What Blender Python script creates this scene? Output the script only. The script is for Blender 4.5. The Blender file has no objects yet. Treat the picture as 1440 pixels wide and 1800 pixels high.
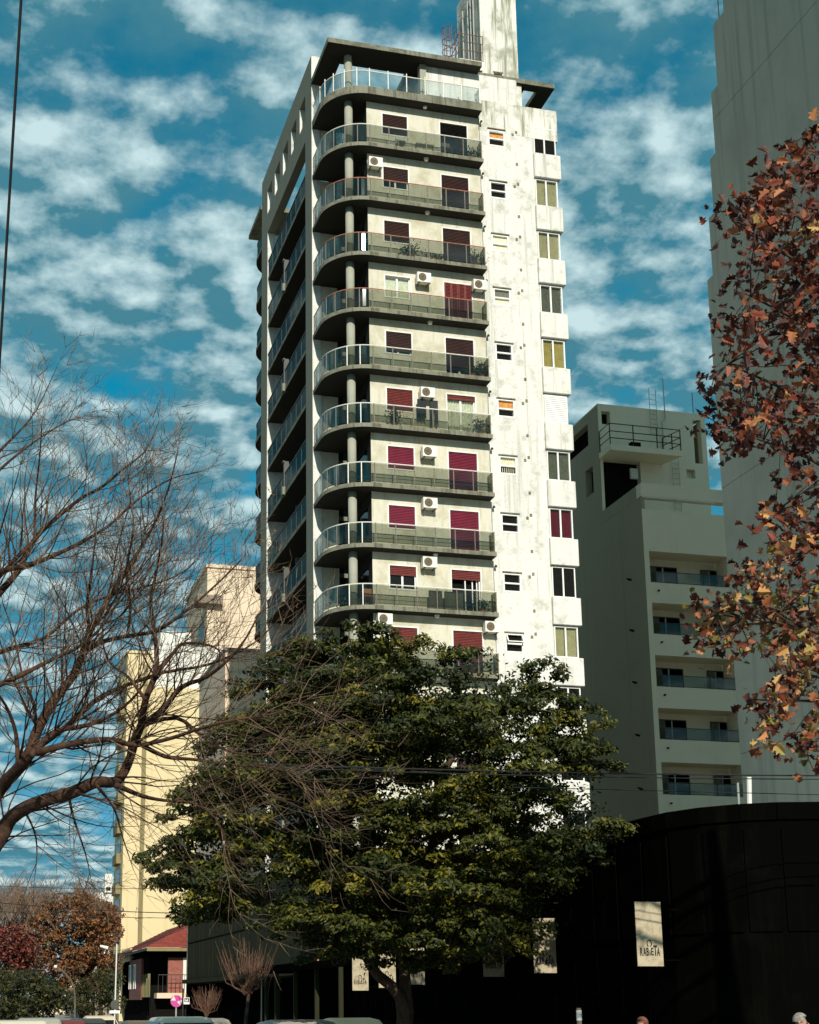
import bpy, bmesh, math, random
import numpy as np
from mathutils import Vector, Matrix

S = bpy.context.scene
R = math.radians
rnd = random.Random(7)

# ------------------------------------------------------------------ camera
F_PX, CX, CY = 2514.85, 561.63, 1193.97          # focal length and principal point in photo pixels (1440 x 1800)
CAM = Vector((-15.113, -60.580, 1.90))
yaw, pitch, roll = R(14.244), R(12.650), R(-0.279)
fwd = Vector((math.sin(yaw)*math.cos(pitch), math.cos(yaw)*math.cos(pitch), math.sin(pitch)))
rgt0 = Vector((math.cos(yaw), -math.sin(yaw), 0)); up0 = rgt0.cross(fwd)
rgt = math.cos(roll)*rgt0 + math.sin(roll)*up0
upv = -math.sin(roll)*rgt0 + math.cos(roll)*up0
cd = bpy.data.cameras.new('camera'); cam = bpy.data.objects.new('camera', cd)
S.collection.objects.link(cam); S.camera = cam
M4 = Matrix.Identity(4)
for i in range(3):
    M4[i][0] = rgt[i]; M4[i][1] = upv[i]; M4[i][2] = -fwd[i]; M4[i][3] = CAM[i]
cam.matrix_world = M4
cd.sensor_fit = 'HORIZONTAL'; cd.sensor_width = 36; cd.lens = F_PX/1440*36
cd.shift_x = (720-CX)/1440; cd.shift_y = (CY-900)/1440
cd.clip_start = 0.1; cd.clip_end = 2000

# ------------------------------------------------------------------ sky, sun, exposure
SUN_EL, SUN_AZ = R(29), R(186.5)                  # azimuth clockwise from +Y
w = bpy.data.worlds.new('World'); S.world = w; w.use_nodes = True
nt = w.node_tree; nt.nodes.clear()
def wn(t, **k):
    n = nt.nodes.new(t)
    for a, b in k.items(): setattr(n, a, b)
    return n
L = nt.links.new
w.cycles.sampling_method = 'MANUAL'; w.cycles.sample_map_resolution = 256
out = wn('ShaderNodeOutputWorld'); bg = wn('ShaderNodeBackground'); bg.inputs['Strength'].default_value = 0.15
sky = wn('ShaderNodeTexSky', sky_type='NISHITA'); sky.sun_disc = False
sky.sun_elevation = SUN_EL; sky.sun_rotation = SUN_AZ; sky.altitude = 20; sky.air_density = 1.0; sky.dust_density = 0.4; sky.ozone_density = 2.0
tint = wn('ShaderNodeMix', data_type='RGBA', blend_type='MULTIPLY'); tint.inputs['Factor'].default_value = 1
L(sky.outputs[0], tint.inputs['A'])
tc = wn('ShaderNodeTexCoord'); sep = wn('ShaderNodeSeparateXYZ'); L(tc.outputs['Generated'], sep.inputs[0])
def wmath(op, a, b=None, c=None):
    n = wn('ShaderNodeMath', operation=op)
    for i, v in enumerate((a, b, c)):
        if v is None: continue
        if isinstance(v, (int, float)): n.inputs[i].default_value = v
        else: L(v, n.inputs[i])
    return n.outputs[0]
elev = wn('ShaderNodeMapRange'); elev.inputs['From Min'].default_value = 0.0; elev.inputs['From Max'].default_value = 0.42; elev.interpolation_type = 'SMOOTHSTEP'
L(sep.outputs[2], elev.inputs[0])
tn = wn('ShaderNodeMix', data_type='RGBA'); tn.inputs['A'].default_value = (0.16, 0.31, 0.43, 1); tn.inputs['B'].default_value = (0.02, 0.68, 0.66, 1)
L(elev.outputs[0], tn.inputs['Factor']); L(tn.outputs['Result'], tint.inputs['B'])
zz = wmath('ADD', wmath('MAXIMUM', sep.outputs[2], 0.0), 0.24)
cu = wmath('DIVIDE', sep.outputs[0], zz); cv = wmath('DIVIDE', sep.outputs[1], zz)
comb = wn('ShaderNodeCombineXYZ'); L(cu, comb.inputs[0]); L(cv, comb.inputs[1])
def wnoise(scale, detail, rough, dist=0.0, off=(0, 0, 0), sc=(1, 1, 1)):
    mp = wn('ShaderNodeMapping'); mp.inputs['Location'].default_value = off; mp.inputs['Scale'].default_value = sc
    L(comb.outputs[0], mp.inputs[0])
    n = wn('ShaderNodeTexNoise'); n.inputs['Scale'].default_value = scale; n.inputs['Detail'].default_value = detail
    n.inputs['Roughness'].default_value = rough; n.inputs['Distortion'].default_value = dist
    L(mp.outputs[0], n.inputs['Vector']); return n.outputs['Fac']
def wpuff(scale, off, jig):
    mp = wn('ShaderNodeMapping'); mp.inputs['Location'].default_value = off; L(comb.outputs[0], mp.inputs[0])
    jn = wn('ShaderNodeTexNoise'); jn.inputs['Scale'].default_value = scale*0.9; jn.inputs['Detail'].default_value = 2; L(mp.outputs[0], jn.inputs['Vector'])
    av = wn('ShaderNodeVectorMath', operation='MULTIPLY_ADD'); L(jn.outputs['Color'], av.inputs[0]); av.inputs[1].default_value = (jig, jig, 0); L(mp.outputs[0], av.inputs[2])
    v = wn('ShaderNodeTexVoronoi', feature='SMOOTH_F1', voronoi_dimensions='2D'); v.inputs['Scale'].default_value = scale; v.inputs['Smoothness'].default_value = 0.55
    L(av.outputs[0], v.inputs['Vector']); return wmath('SUBTRACT', 1.0, v.outputs['Distance'])
def clouds(dx, dy):
    big = wnoise(2.2, 2, 0.5, 0.0, (4.3+dx, 2.6+dy, 0)); mid = wpuff(7.8, (0.4+dx, 5.2+dy, 0), 0.20); fine = wnoise(20.0, 4, 0.62, 0.0, (7.4+dx, 2.2+dy, 0)); sm = wpuff(15.0, (2.4+dx, 1.2+dy, 0), 0.09)
    return wmath('ADD', wmath('ADD', wmath('MULTIPLY', big, 0.40), wmath('ADD', wmath('MULTIPLY', mid, 0.34), wmath('MULTIPLY', sm, 0.20))), wmath('MULTIPLY', fine, 0.38))
dens = clouds(0, 0); dens2 = clouds(0.006, -0.026)       # the second sample lies towards the sun: its difference lights the puffs
cr = wn('ShaderNodeMapRange'); cr.interpolation_type = 'SMOOTHSTEP'; cr.inputs['From Min'].default_value = 0.43; cr.inputs['From Max'].default_value = 0.76
L(dens, cr.inputs[0])
lit = wmath('MULTIPLY_ADD', wmath('SUBTRACT', dens, dens2), 4.2, 0.24)
lit = wmath('ADD', lit, wmath('MULTIPLY', wmath('SUBTRACT', dens, 0.70), 0.9))
lc = wn('ShaderNodeClamp'); L(lit, lc.inputs[0])
cc = wn('ShaderNodeMix', data_type='RGBA')        # shaded cloud is teal-grey, lit cloud nearly white
cc.inputs['A'].default_value = (0.42, 1.55, 2.05, 1); cc.inputs['B'].default_value = (3.9, 5.2, 5.4, 1)
L(lc.outputs[0], cc.inputs['Factor'])
mx = wn('ShaderNodeMix', data_type='RGBA')
L(cr.outputs[0], mx.inputs['Factor']); L(tint.outputs['Result'], mx.inputs['A']); L(cc.outputs['Result'], mx.inputs['B'])
L(mx.outputs['Result'], bg.inputs[0]); L(bg.outputs[0], out.inputs[0])

sd = bpy.data.lights.new('sun', 'SUN'); sd.energy = 5.0; sd.angle = R(0.53); sd.color = (1.0, 0.94, 0.83)
sun = bpy.data.objects.new('sun', sd); S.collection.objects.link(sun); sun.location = (-20, -90, 60)
sdir = Vector((math.sin(SUN_AZ)*math.cos(SUN_EL), math.cos(SUN_AZ)*math.cos(SUN_EL), math.sin(SUN_EL)))
sun.rotation_euler = sdir.to_track_quat('Z', 'Y').to_euler()
S.view_settings.view_transform = 'Standard'; S.view_settings.look = 'None'
S.view_settings.exposure = 0.0; S.view_settings.gamma = 1.0; S.view_settings.use_curve_mapping = False
S.render.engine = 'CYCLES'
S.cycles.max_bounces = 6; S.cycles.transparent_max_bounces = 12

# ------------------------------------------------------------------ helpers
def at(px, py, d):                                # a point seen at a photo pixel, d metres out along the view axis
    return CAM + ((px-CX)/F_PX*rgt - (py-CY)/F_PX*upv + fwd)*d
COL = S.collection
def tag(o, label=None, cat=None, group=None, kind=None):
    if label: o['label'] = label
    if cat: o['category'] = cat
    if group: o['group'] = group
    if kind: o['kind'] = kind
    return o
def empty(name, loc=(0, 0, 0), label=None, cat=None, group=None, rz=0):
    o = bpy.data.objects.new(name, None); COL.objects.link(o); o.location = loc; o.rotation_euler[2] = rz
    o.empty_display_size = 0.3
    return tag(o, label, cat, group)
def inst(name, mesh, parent=None, loc=(0, 0, 0), rot=None, scale=None):
    o = bpy.data.objects.new(name, mesh); COL.objects.link(o); o.parent = parent; o.location = loc
    if rot is not None: o.rotation_euler = rot
    if scale is not None: o.scale = scale
    return o
class MB:
    def __init__(s): s.v = []; s.f = []; s.a = []
    def add(s, vs, fs):
        b = len(s.v); s.v += [tuple(x) for x in vs]; s.f += [tuple(i+b for i in f) for f in fs]; return s
    def quad(s, a, b, c, d): return s.add((a, b, c, d), ((0, 1, 2, 3),))
    def box(s, x0, x1, y0, y1, z0, z1):
        return s.add([(x0,y0,z0),(x1,y0,z0),(x1,y1,z0),(x0,y1,z0),(x0,y0,z1),(x1,y0,z1),(x1,y1,z1),(x0,y1,z1)],
                     ((0,3,2,1),(4,5,6,7),(0,1,5,4),(1,2,6,5),(2,3,7,6),(3,0,4,7)))
    def prism(s, poly, z0, z1):                   # plan polygon, counter-clockwise
        n = len(poly)
        return s.add([(x, y, z0) for x, y in poly]+[(x, y, z1) for x, y in poly],
                     [tuple(range(n-1, -1, -1)), tuple(range(n, 2*n))]+[(i, (i+1) % n, n+(i+1) % n, n+i) for i in range(n)])
    def cyl(s, c, r, z0, z1, n=20, r1=None):
        r1 = r if r1 is None else r1
        vs = [(c[0]+r*math.cos(2*math.pi*i/n), c[1]+r*math.sin(2*math.pi*i/n), z0) for i in range(n)]
        vs += [(c[0]+r1*math.cos(2*math.pi*i/n), c[1]+r1*math.sin(2*math.pi*i/n), z1) for i in range(n)]
        return s.add(vs, [tuple(range(n-1, -1, -1)), tuple(range(n, 2*n))]+[(i, (i+1) % n, n+(i+1) % n, n+i) for i in range(n)])
    def tube(s, pts, r, n=6, closed=False):
        pts = [Vector(p) for p in pts]; m = len(pts)
        rs = r if isinstance(r, (list, tuple)) else [r]*m
        t0 = (pts[1]-pts[0]).normalized(); ref = Vector((0, 0, 1)) if abs(t0.z) < 0.9 else Vector((1, 0, 0))
        u = t0.cross(ref).normalized(); b = len(s.v)
        for i in range(m):
            t = (pts[min(i+1, m-1)]-pts[max(i-1, 0)])
            if t.length < 1e-9: t = t0
            t.normalize(); u = (u-t*u.dot(t)); u.normalize(); vv = t.cross(u)
            for k in range(n):
                a = 2*math.pi*k/n; q = pts[i]+(u*math.cos(a)+vv*math.sin(a))*rs[i]; s.v.append((q.x, q.y, q.z))
        for i in range(m-1):
            for k in range(n):
                s.f.append((b+i*n+k, b+i*n+(k+1) % n, b+(i+1)*n+(k+1) % n, b+(i+1)*n+k))
        s.f.append(tuple(b+k for k in range(n-1, -1, -1))); s.f.append(tuple(b+(m-1)*n+k for k in range(n)))
        return s
    def sheet(s, ax, pos, u0, u1, z0, z1, holes, depth):
        """wall sheet facing -ax at pos with rectangular holes (ua,ub,za,zb) and reveals of the given depth"""
        us = sorted({u0, u1}|{h[i] for h in holes for i in (0, 1)}); zs = sorted({z0, z1}|{h[i] for h in holes for i in (2, 3)})
        us = [u for u in us if u0-1e-6 <= u <= u1+1e-6]; zs = [z for z in zs if z0-1e-6 <= z <= z1+1e-6]
        def P(u, d, z): return (u, pos+d, z) if ax == 'y' else (pos+d, u, z)
        def q(a, b, c, d):
            if ax == 'y': s.quad(a, b, c, d)
            else: s.quad(d, c, b, a)
        for i in range(len(us)-1):
            run = None
            for j in range(len(zs)-1):
                uc, zc = (us[i]+us[i+1])/2, (zs[j]+zs[j+1])/2
                inside = any(h[0] < uc < h[1] and h[2] < zc < h[3] for h in holes)
                if not inside: q(P(us[i], 0, zs[j]), P(us[i+1], 0, zs[j]), P(us[i+1], 0, zs[j+1]), P(us[i], 0, zs[j+1]))
        for a, b, c, d in holes:
            q(P(a, 0, c), P(a, depth, c), P(b, depth, c), P(b, 0, c)); q(P(a, 0, d), P(b, 0, d), P(b, depth, d), P(a, depth, d))
            q(P(a, 0, d), P(a, depth, d), P(a, depth, c), P(a, 0, c)); q(P(b, 0, c), P(b, depth, c), P(b, depth, d), P(b, 0, d))
        return s
    def mesh(s, name, mat=None, off=(0, 0, 0), smooth=False):
        me = bpy.data.meshes.new(name)
        o = off; vs = [(x-o[0], y-o[1], z-o[2]) for x, y, z in s.v] if any(off) else s.v
        me.from_pydata(vs, [], s.f)
        if mat: me.materials.append(mat)
        if smooth: me.polygons.foreach_set('use_smooth', [True]*len(me.polygons))
        me.update(); return me
    def build(s, name, mat, parent=None, smooth=False):
        off = (0, 0, 0)
        if parent is not None:
            root = parent
            while root.parent: root = root.parent
            off = tuple(root.location)
        return inst(name, s.mesh(name, mat, off, smooth), parent)
def bevel(o, wd=0.01, seg=1):
    m = o.modifiers.new('bevel', 'BEVEL'); m.width = wd; m.segments = seg; m.limit_method = 'ANGLE'; return o

# ------------------------------------------------------------------ materials
MATS = {}
def newmat(name):
    m = bpy.data.materials.new(name); m.use_nodes = True; t = m.node_tree
    b = t.nodes['Principled BSDF']; MATS[name] = m; return m, t, b
def c4(c): return (c[0], c[1], c[2], 1)
def simple(name, col, rough=0.6, metal=0.0, var=0.12, scale=6.0, spec=0.4, bump=0.0):
    m, t, b = newmat(name); tc = t.nodes.new('ShaderNodeTexCoord')
    n = t.nodes.new('ShaderNodeTexNoise'); n.inputs['Scale'].default_value = scale; n.inputs['Detail'].default_value = 4
    t.links.new(tc.outputs['Object'], n.inputs['Vector'])
    r = t.nodes.new('ShaderNodeValToRGB'); r.color_ramp.elements[0].position = 0.3; r.color_ramp.elements[1].position = 0.7
    r.color_ramp.elements[0].color = c4([x*(1-var) for x in col]); r.color_ramp.elements[1].color = c4([min(1, x*(1+var)) for x in col])
    t.links.new(n.outputs['Fac'], r.inputs[0]); t.links.new(r.outputs[0], b.inputs['Base Color'])
    b.inputs['Roughness'].default_value = rough; b.inputs['Metallic'].default_value = metal; b.inputs['Specular IOR Level'].default_value = spec
    if bump:
        bp = t.nodes.new('ShaderNodeBump'); bp.inputs['Strength'].default_value = bump; bp.inputs['Distance'].default_value = 0.02
        n2 = t.nodes.new('ShaderNodeTexNoise'); n2.inputs['Scale'].default_value = scale*5; n2.inputs['Detail'].default_value = 5
        t.links.new(tc.outputs['Object'], n2.inputs['Vector']); t.links.new(n2.outputs['Fac'], bp.inputs['Height']); t.links.new(bp.outputs[0], b.inputs['Normal'])
    return m
def plaster(name, col, stain, amount=0.5, streak=0.5, sscale=(5, 5, 0.25), patch=0.7, bump=0.25, grain=0.10, lo=0.50, hi=0.75):
    """weathered render: soft patches, rain streaks that run down, fine grain"""
    m, t, b = newmat(name); N = t.nodes.new; K = t.links.new
    tc = N('ShaderNodeTexCoord')
    def noise(sc, det, rough, mp=None):
        n = N('ShaderNodeTexNoise'); n.inputs['Scale'].default_value = sc; n.inputs['Detail'].default_value = det; n.inputs['Roughness'].default_value = rough
        if mp:
            q = N('ShaderNodeMapping'); q.inputs['Scale'].default_value = mp; K(tc.outputs['Object'], q.inputs[0]); K(q.outputs[0], n.inputs['Vector'])
        else: K(tc.outputs['Object'], n.inputs['Vector'])
        return n.outputs['Fac']
    def ramp(f, a, bb):
        r = N('ShaderNodeMapRange'); r.inputs['From Min'].default_value = a; r.inputs['From Max'].default_value = bb; r.interpolation_type = 'SMOOTHSTEP'; K(f, r.inputs[0]); return r.outputs[0]
    p = ramp(noise(patch, 6, 0.62), lo, hi); s = ramp(noise(1.0, 5, 0.6, sscale), lo+0.02, hi)
    def mul(a, k):
        q = N('ShaderNodeMath'); q.operation = 'MULTIPLY'; K(a, q.inputs[0])
        if isinstance(k, float): q.inputs[1].default_value = k
        else: K(k, q.inputs[1])
        return q.outputs[0]
    mxm = N('ShaderNodeMath'); mxm.operation = 'MAXIMUM'; K(mul(p, float(amount)), mxm.inputs[0]); K(mul(s, float(streak)), mxm.inputs[1])
    mx = N('ShaderNodeMix'); mx.data_type = 'RGBA'; mx.inputs['A'].default_value = c4(col); mx.inputs['B'].default_value = c4(stain); K(mxm.outputs[0], mx.inputs['Factor'])
    g = ramp(noise(26, 3, 0.7), 0.3, 0.7)
    mg = N('ShaderNodeMix'); mg.data_type = 'RGBA'; mg.blend_type = 'MULTIPLY'; mg.inputs['Factor'].default_value = 1.0
    gr = N('ShaderNodeMix'); gr.data_type = 'RGBA'; gr.inputs['A'].default_value = (1-grain,)*3+(1,); gr.inputs['B'].default_value = (1, 1, 1, 1); K(g, gr.inputs['Factor'])
    K(mx.outputs['Result'], mg.inputs['A']); K(gr.outputs['Result'], mg.inputs['B']); K(mg.outputs['Result'], b.inputs['Base Color'])
    b.inputs['Roughness'].default_value = 0.92; b.inputs['Specular IOR Level'].default_value = 0.0 if name == 'black_paint' else 0.15
    bp = N('ShaderNodeBump'); bp.inputs['Strength'].default_value = bump; bp.inputs['Distance'].default_value = 0.02
    K(noise(18, 6, 0.65), bp.inputs['Height']); K(bp.outputs[0], b.inputs['Normal'])
    return m
def glass(name, tintc, refl=0.25, rough=0.03, gc=(1, 1, 1)):
    m = bpy.data.materials.new(name); m.use_nodes = True; t = m.node_tree; t.nodes.clear(); N = t.nodes.new; K = t.links.new
    o = N('ShaderNodeOutputMaterial'); tr = N('ShaderNodeBsdfTransparent'); tr.inputs[0].default_value = c4(tintc)
    gl = N('ShaderNodeBsdfGlossy'); gl.inputs['Roughness'].default_value = rough; gl.inputs[0].default_value = c4(gc)
    fr = N('ShaderNodeFresnel'); fr.inputs['IOR'].default_value = 1.5
    ma = N('ShaderNodeMath'); ma.operation = 'MULTIPLY_ADD'; ma.inputs[1].default_value = 0.85; ma.inputs[2].default_value = refl*0.2; K(fr.outputs[0], ma.inputs[0])
    ma.use_clamp = True
    mx = N('ShaderNodeMixShader'); K(ma.outputs[0], mx.inputs[0]); K(tr.outputs[0], mx.inputs[1]); K(gl.outputs[0], mx.inputs[2]); K(mx.outputs[0], o.inputs[0])
    MATS[name] = m; return m
def leafmat(name, stops, trans=0.25, attr=None, rough=0.5, spec=0.3):
    m = bpy.data.materials.new(name); m.use_nodes = True; t = m.node_tree; N = t.nodes.new; K = t.links.new
    b = t.nodes['Principled BSDF']; o = t.nodes['Material Output']
    if attr: a = N('ShaderNodeAttribute'); a.attribute_name = attr; fac = a.outputs['Fac']
    else: a = N('ShaderNodeObjectInfo'); fac = a.outputs['Random']
    r = N('ShaderNodeValToRGB'); e = r.color_ramp.elements
    while len(e) < len(stops): e.new(0.5)
    for i, (p, c) in enumerate(stops): e[i].position = p; e[i].color = c4(c)
    K(fac, r.inputs[0]); K(r.outputs[0], b.inputs['Base Color']); b.inputs['Roughness'].default_value = rough; b.inputs['Specular IOR Level'].default_value = spec
    tl = N('ShaderNodeBsdfTranslucent'); K(r.outputs[0], tl.inputs[0])
    mx = N('ShaderNodeMixShader'); mx.inputs[0].default_value = trans; K(b.outputs[0], mx.inputs[1]); K(tl.outputs[0], mx.inputs[2]); K(mx.outputs[0], o.inputs[0])
    MATS[name] = m; return m

M_white = plaster('white_render', (0.80, 0.79, 0.73), (0.28, 0.285, 0.22), 0.52, 0.55, (4.0, 4.0, 0.14), 1.7, grain=0.26, bump=0.45, lo=0.47, hi=0.72)
M_stained = plaster('mossy_render', (0.74, 0.73, 0.66), (0.20, 0.21, 0.13), 0.72, 0.85, (4.5, 4.5, 0.35), 0.9, lo=0.44, hi=0.66)
M_cream = plaster('balcony_render', (0.66, 0.635, 0.52), (0.36, 0.31, 0.16), 0.6, 0.5, (4, 4, 0.5), 0.9, lo=0.45, hi=0.72)
M_conc = plaster('slab_concrete', (0.235, 0.23, 0.175), (0.06, 0.06, 0.04), 0.7, 0.7, (7, 7, 0.9), 1.4, lo=0.42, hi=0.68)
M_soffit = plaster('soffit_shade', (0.035, 0.034, 0.027), (0.018, 0.018, 0.014), 0.6, 0.3, (2, 2, 2), 1.0)  # near-black: the shade under the slabs is put into this colour
M_frame = plaster('grey_render', (0.235, 0.235, 0.185), (0.17, 0.17, 0.13), 0.5, 0.4, (4, 4, 0.2), 0.8)
M_colm = plaster('column_paint', (0.36, 0.36, 0.29), (0.18, 0.18, 0.13), 0.5, 0.5, (8, 8, 0.4), 1.5)
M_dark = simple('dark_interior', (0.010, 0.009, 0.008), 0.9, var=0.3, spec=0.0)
M_loggia = plaster('loggia_shade', (0.030, 0.030, 0.026), (0.015, 0.015, 0.013), 0.6, 0.3, (3, 3, 1), 0.8)  # near-black: the shade of the loggia recess is painted into the wall
M_alu = simple('white_aluminium', (0.78, 0.78, 0.74), 0.4, var=0.05)
M_rail_w = simple('cream_rail_paint', (0.72, 0.70, 0.62), 0.45, var=0.15)
M_rail_r = simple('rusty_rail_paint', (0.36, 0.15, 0.09), 0.55, var=0.35, scale=14)
M_rail_d = simple('dark_rail_paint', (0.06, 0.06, 0.05), 0.5, var=0.2)
M_post = simple('bronze_post', (0.13, 0.11, 0.08), 0.45, var=0.3)
M_glass = glass('smoked_glass', (0.65, 0.66, 0.60), 0.02)
M_glass_t = glass('teal_glass', (0.40, 0.48, 0.45), 0.05, 0.08, (0.30, 0.33, 0.32))
M_clear = glass('clear_glass', (0.90, 0.93, 0.92), 0.05)
M_wglass = simple('window_glass', (0.010, 0.010, 0.009), 0.10, var=0.2, spec=0.28)
M_sh_red = simple('crimson_slats', (0.155, 0.006, 0.028), 0.55, var=0.18, scale=3)
M_sh_brn = simple('brown_slats', (0.032, 0.010, 0.008), 0.55, var=0.25, scale=3)
M_sh_wood = simple('red_wood', (0.13, 0.016, 0.012), 0.55, var=0.25, scale=8)
M_tan = simple('tan_curtain', (0.36, 0.31, 0.17), 0.9, var=0.12, scale=4)
M_must = simple('mustard_curtain', (0.40, 0.31, 0.09), 0.9, var=0.15, scale=4)
M_greyc = simple('grey_curtain', (0.15, 0.15, 0.11), 0.9, var=0.25, scale=9)
M_cloth = simple('pale_curtain', (0.70, 0.66, 0.50), 0.9, var=0.15, scale=8)
M_orange = simple('orange_blind', (0.55, 0.25, 0.07), 0.8, var=0.25)
M_ac = simple('ac_paint', (0.74, 0.72, 0.64), 0.5, var=0.1)
M_acdk = simple('fan_grille', (0.16, 0.12, 0.07), 0.6, var=0.3, scale=20)
M_iron = simple('rusty_iron', (0.16, 0.075, 0.05), 0.7, var=0.5, scale=20)
M_black = plaster('black_paint', (0.0022, 0.0022, 0.0018), (0.006, 0.006, 0.0045), 0.6, 0.7, (3, 3, 0.3), 1.0, lo=0.5, hi=0.8)  # black paint, taken near-black so it also holds the facade's deep shadow
M_wall_r = plaster('grey_green_render', (0.235, 0.268, 0.232), (0.150, 0.172, 0.150), 0.55, 0.75, (2.2, 2.2, 0.07), 0.25, bump=0.3, lo=0.42, hi=0.72)
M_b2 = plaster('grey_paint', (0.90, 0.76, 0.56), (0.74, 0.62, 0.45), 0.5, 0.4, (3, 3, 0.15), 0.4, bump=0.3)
M_b2side = plaster('shaded_grey_paint', (0.40, 0.335, 0.235), (0.30, 0.255, 0.18), 0.5, 0.6, (3, 3, 0.1), 0.3, bump=0.3)  # darker copy of the front's grey, with side-face shade painted in
M_yellow = plaster('cream_render', (0.70, 0.58, 0.34), (0.46, 0.33, 0.15), 0.4, 0.4, (1.2, 1.2, 0.05), 0.12)
M_pinkc = plaster('pale_pink_render', (0.72, 0.58, 0.42), (0.45, 0.34, 0.22), 0.4, 0.4, (1.5, 1.5, 0.1), 0.2)
M_wh2 = plaster('pale_render', (0.74, 0.73, 0.66), (0.45, 0.44, 0.38), 0.5, 0.5, (1.5, 1.5, 0.1), 0.25)
M_olive = plaster('olive_render', (0.26, 0.22, 0.11), (0.12, 0.10, 0.06), 0.5, 0.4, (2, 2, 0.2), 0.4)
M_greyb = plaster('grey_brown_render', (0.28, 0.23, 0.18), (0.16, 0.13, 0.10), 0.5, 0.4, (2, 2, 0.1), 0.3)
M_tile = simple('clay_tiles', (0.21, 0.035, 0.024), 0.75, var=0.35, scale=3)
M_metal = simple('galvanised_metal', (0.42, 0.42, 0.38), 0.45, metal=0.6, var=0.15)
M_cable = simple('cable_rubber', (0.012, 0.012, 0.012), 0.7)
M_bglass = simple('blacked_glass', (0.0015, 0.0015, 0.0015), 0.7, var=0.2, spec=0.0)
M_signp = plaster('sign_panel', (0.50, 0.43, 0.30), (0.33, 0.27, 0.17), 0.8, 0.3, (3, 3, 3), 5.0, bump=0.05, lo=0.40, hi=0.62)
M_ink = simple('black_ink', (0.012, 0.010, 0.010), 0.7)
M_podium = plaster('dark_green_cladding', (0.030, 0.030, 0.014), (0.010, 0.010, 0.006), 0.6, 0.6, (5, 5, 0.4), 0.6)
M_asph = plaster('asphalt', (0.05, 0.05, 0.048), (0.03, 0.03, 0.03), 0.6, 0.0, (1, 1, 1), 0.5)
M_pave = plaster('pavement_tiles', (0.26, 0.25, 0.22), (0.14, 0.13, 0.11), 0.6, 0.0, (1, 1, 1), 0.8)
M_earth = plaster('ground', (0.12, 0.11, 0.08), (0.07, 0.07, 0.04), 0.6, 0.0, (1, 1, 1), 0.2)
M_paint = simple('road_paint', (0.7, 0.7, 0.66), 0.7)
M_bark = plaster('bare_bark', (0.095, 0.048, 0.030), (0.030, 0.018, 0.013), 0.8, 0.7, (14, 14, 14), 9, bump=0.8, lo=0.4, hi=0.65)
M_twig = simple('twig_bark', (0.14, 0.085, 0.05), 0.75, var=0.35, scale=5)
M_bark2 = plaster('evergreen_bark', (0.12, 0.075, 0.05), (0.04, 0.03, 0.022), 0.8, 0.7, (12, 12, 3), 6, bump=0.8, lo=0.4, hi=0.65)
def brickmat():
    m, t, b = newmat('red_brick'); N = t.nodes.new; K = t.links.new
    tc = N('ShaderNodeTexCoord'); mp = N('ShaderNodeMapping'); mp.inputs['Rotation'].default_value = (R(90), 0, 0)
    K(tc.outputs['Object'], mp.inputs[0]); br = N('ShaderNodeTexBrick'); br.inputs['Scale'].default_value = 1.0
    br.inputs['Brick Width'].default_value = 0.26; br.inputs['Row Height'].default_value = 0.085; br.inputs['Mortar Size'].default_value = 0.008
    br.inputs['Color1'].default_value = (0.30, 0.07, 0.045, 1); br.inputs['Color2'].default_value = (0.19, 0.04, 0.03, 1); br.inputs['Mortar'].default_value = (0.30, 0.22, 0.18, 1)
    K(mp.outputs[0], br.inputs['Vector']); K(br.outputs['Color'], b.inputs['Base Color']); b.inputs['Roughness'].default_value = 0.9
    return m
M_brick = brickmat()

# ------------------------------------------------------------------ ground, street, pavements
def struct(o): o['kind'] = 'structure'; return o
struct(MB().box(-700, 700, -300, 1200, -0.6, -0.02).build('ground', M_earth))
struct(MB().box(-14.0, -6.6, -300, 700, -0.3, 0.0).build('road', M_asph))
struct(MB().box(-6.6, 16, -36.0, 400, -0.3, 0.13).build('pavement', M_pave))
struct(MB().box(-40, -14.0, -70.0, 400, -0.3, 0.13).build('pavement', M_pave))
struct(MB().box(-6.55, 120, -60, -40.5, -0.3, 0.004).build('side_street', M_asph))
mk = MB()
for i in range(30): mk.box(-10.35, -10.22, -90+i*8, -86+i*8, 0.001, 0.006)
struct(mk.build('lane_marking', M_paint))

# ------------------------------------------------------------------ apartment tower
FL = [43.75-2.8*k for k in range(15)]            # floor levels, 0 = roof terrace
YW = -2.75                                       # front wall plane
tower = empty('apartment_tower', (0, 0, 0), 'tall white apartment tower with rounded balconies on its left corner', 'building')

def arc(cx, cy, r, a0, a1, n): return [(cx+r*math.cos(R(a0+(a1-a0)*i/n)), cy+r*math.sin(R(a0+(a1-a0)*i/n))) for i in range(n+1)]
NARC = 20
def balcony_mesh(z0, z1, name, edge, under):
    poly = [(0.42, 0.0), (0.02, 0.0), (0.02, -1.4)]+arc(2.0, -1.4, 1.98, 180, 270, NARC)[1:]+[(7.6, -3.38), (7.6, -2.6), (2.2, -2.6), (2.2, 0.0)]
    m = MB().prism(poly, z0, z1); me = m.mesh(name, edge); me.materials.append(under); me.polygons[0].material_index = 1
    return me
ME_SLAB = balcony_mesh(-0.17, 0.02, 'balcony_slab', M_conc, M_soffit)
ME_SLABT = balcony_mesh(-0.22, 0.17, 'terrace_slab', M_conc, M_soffit)
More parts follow.
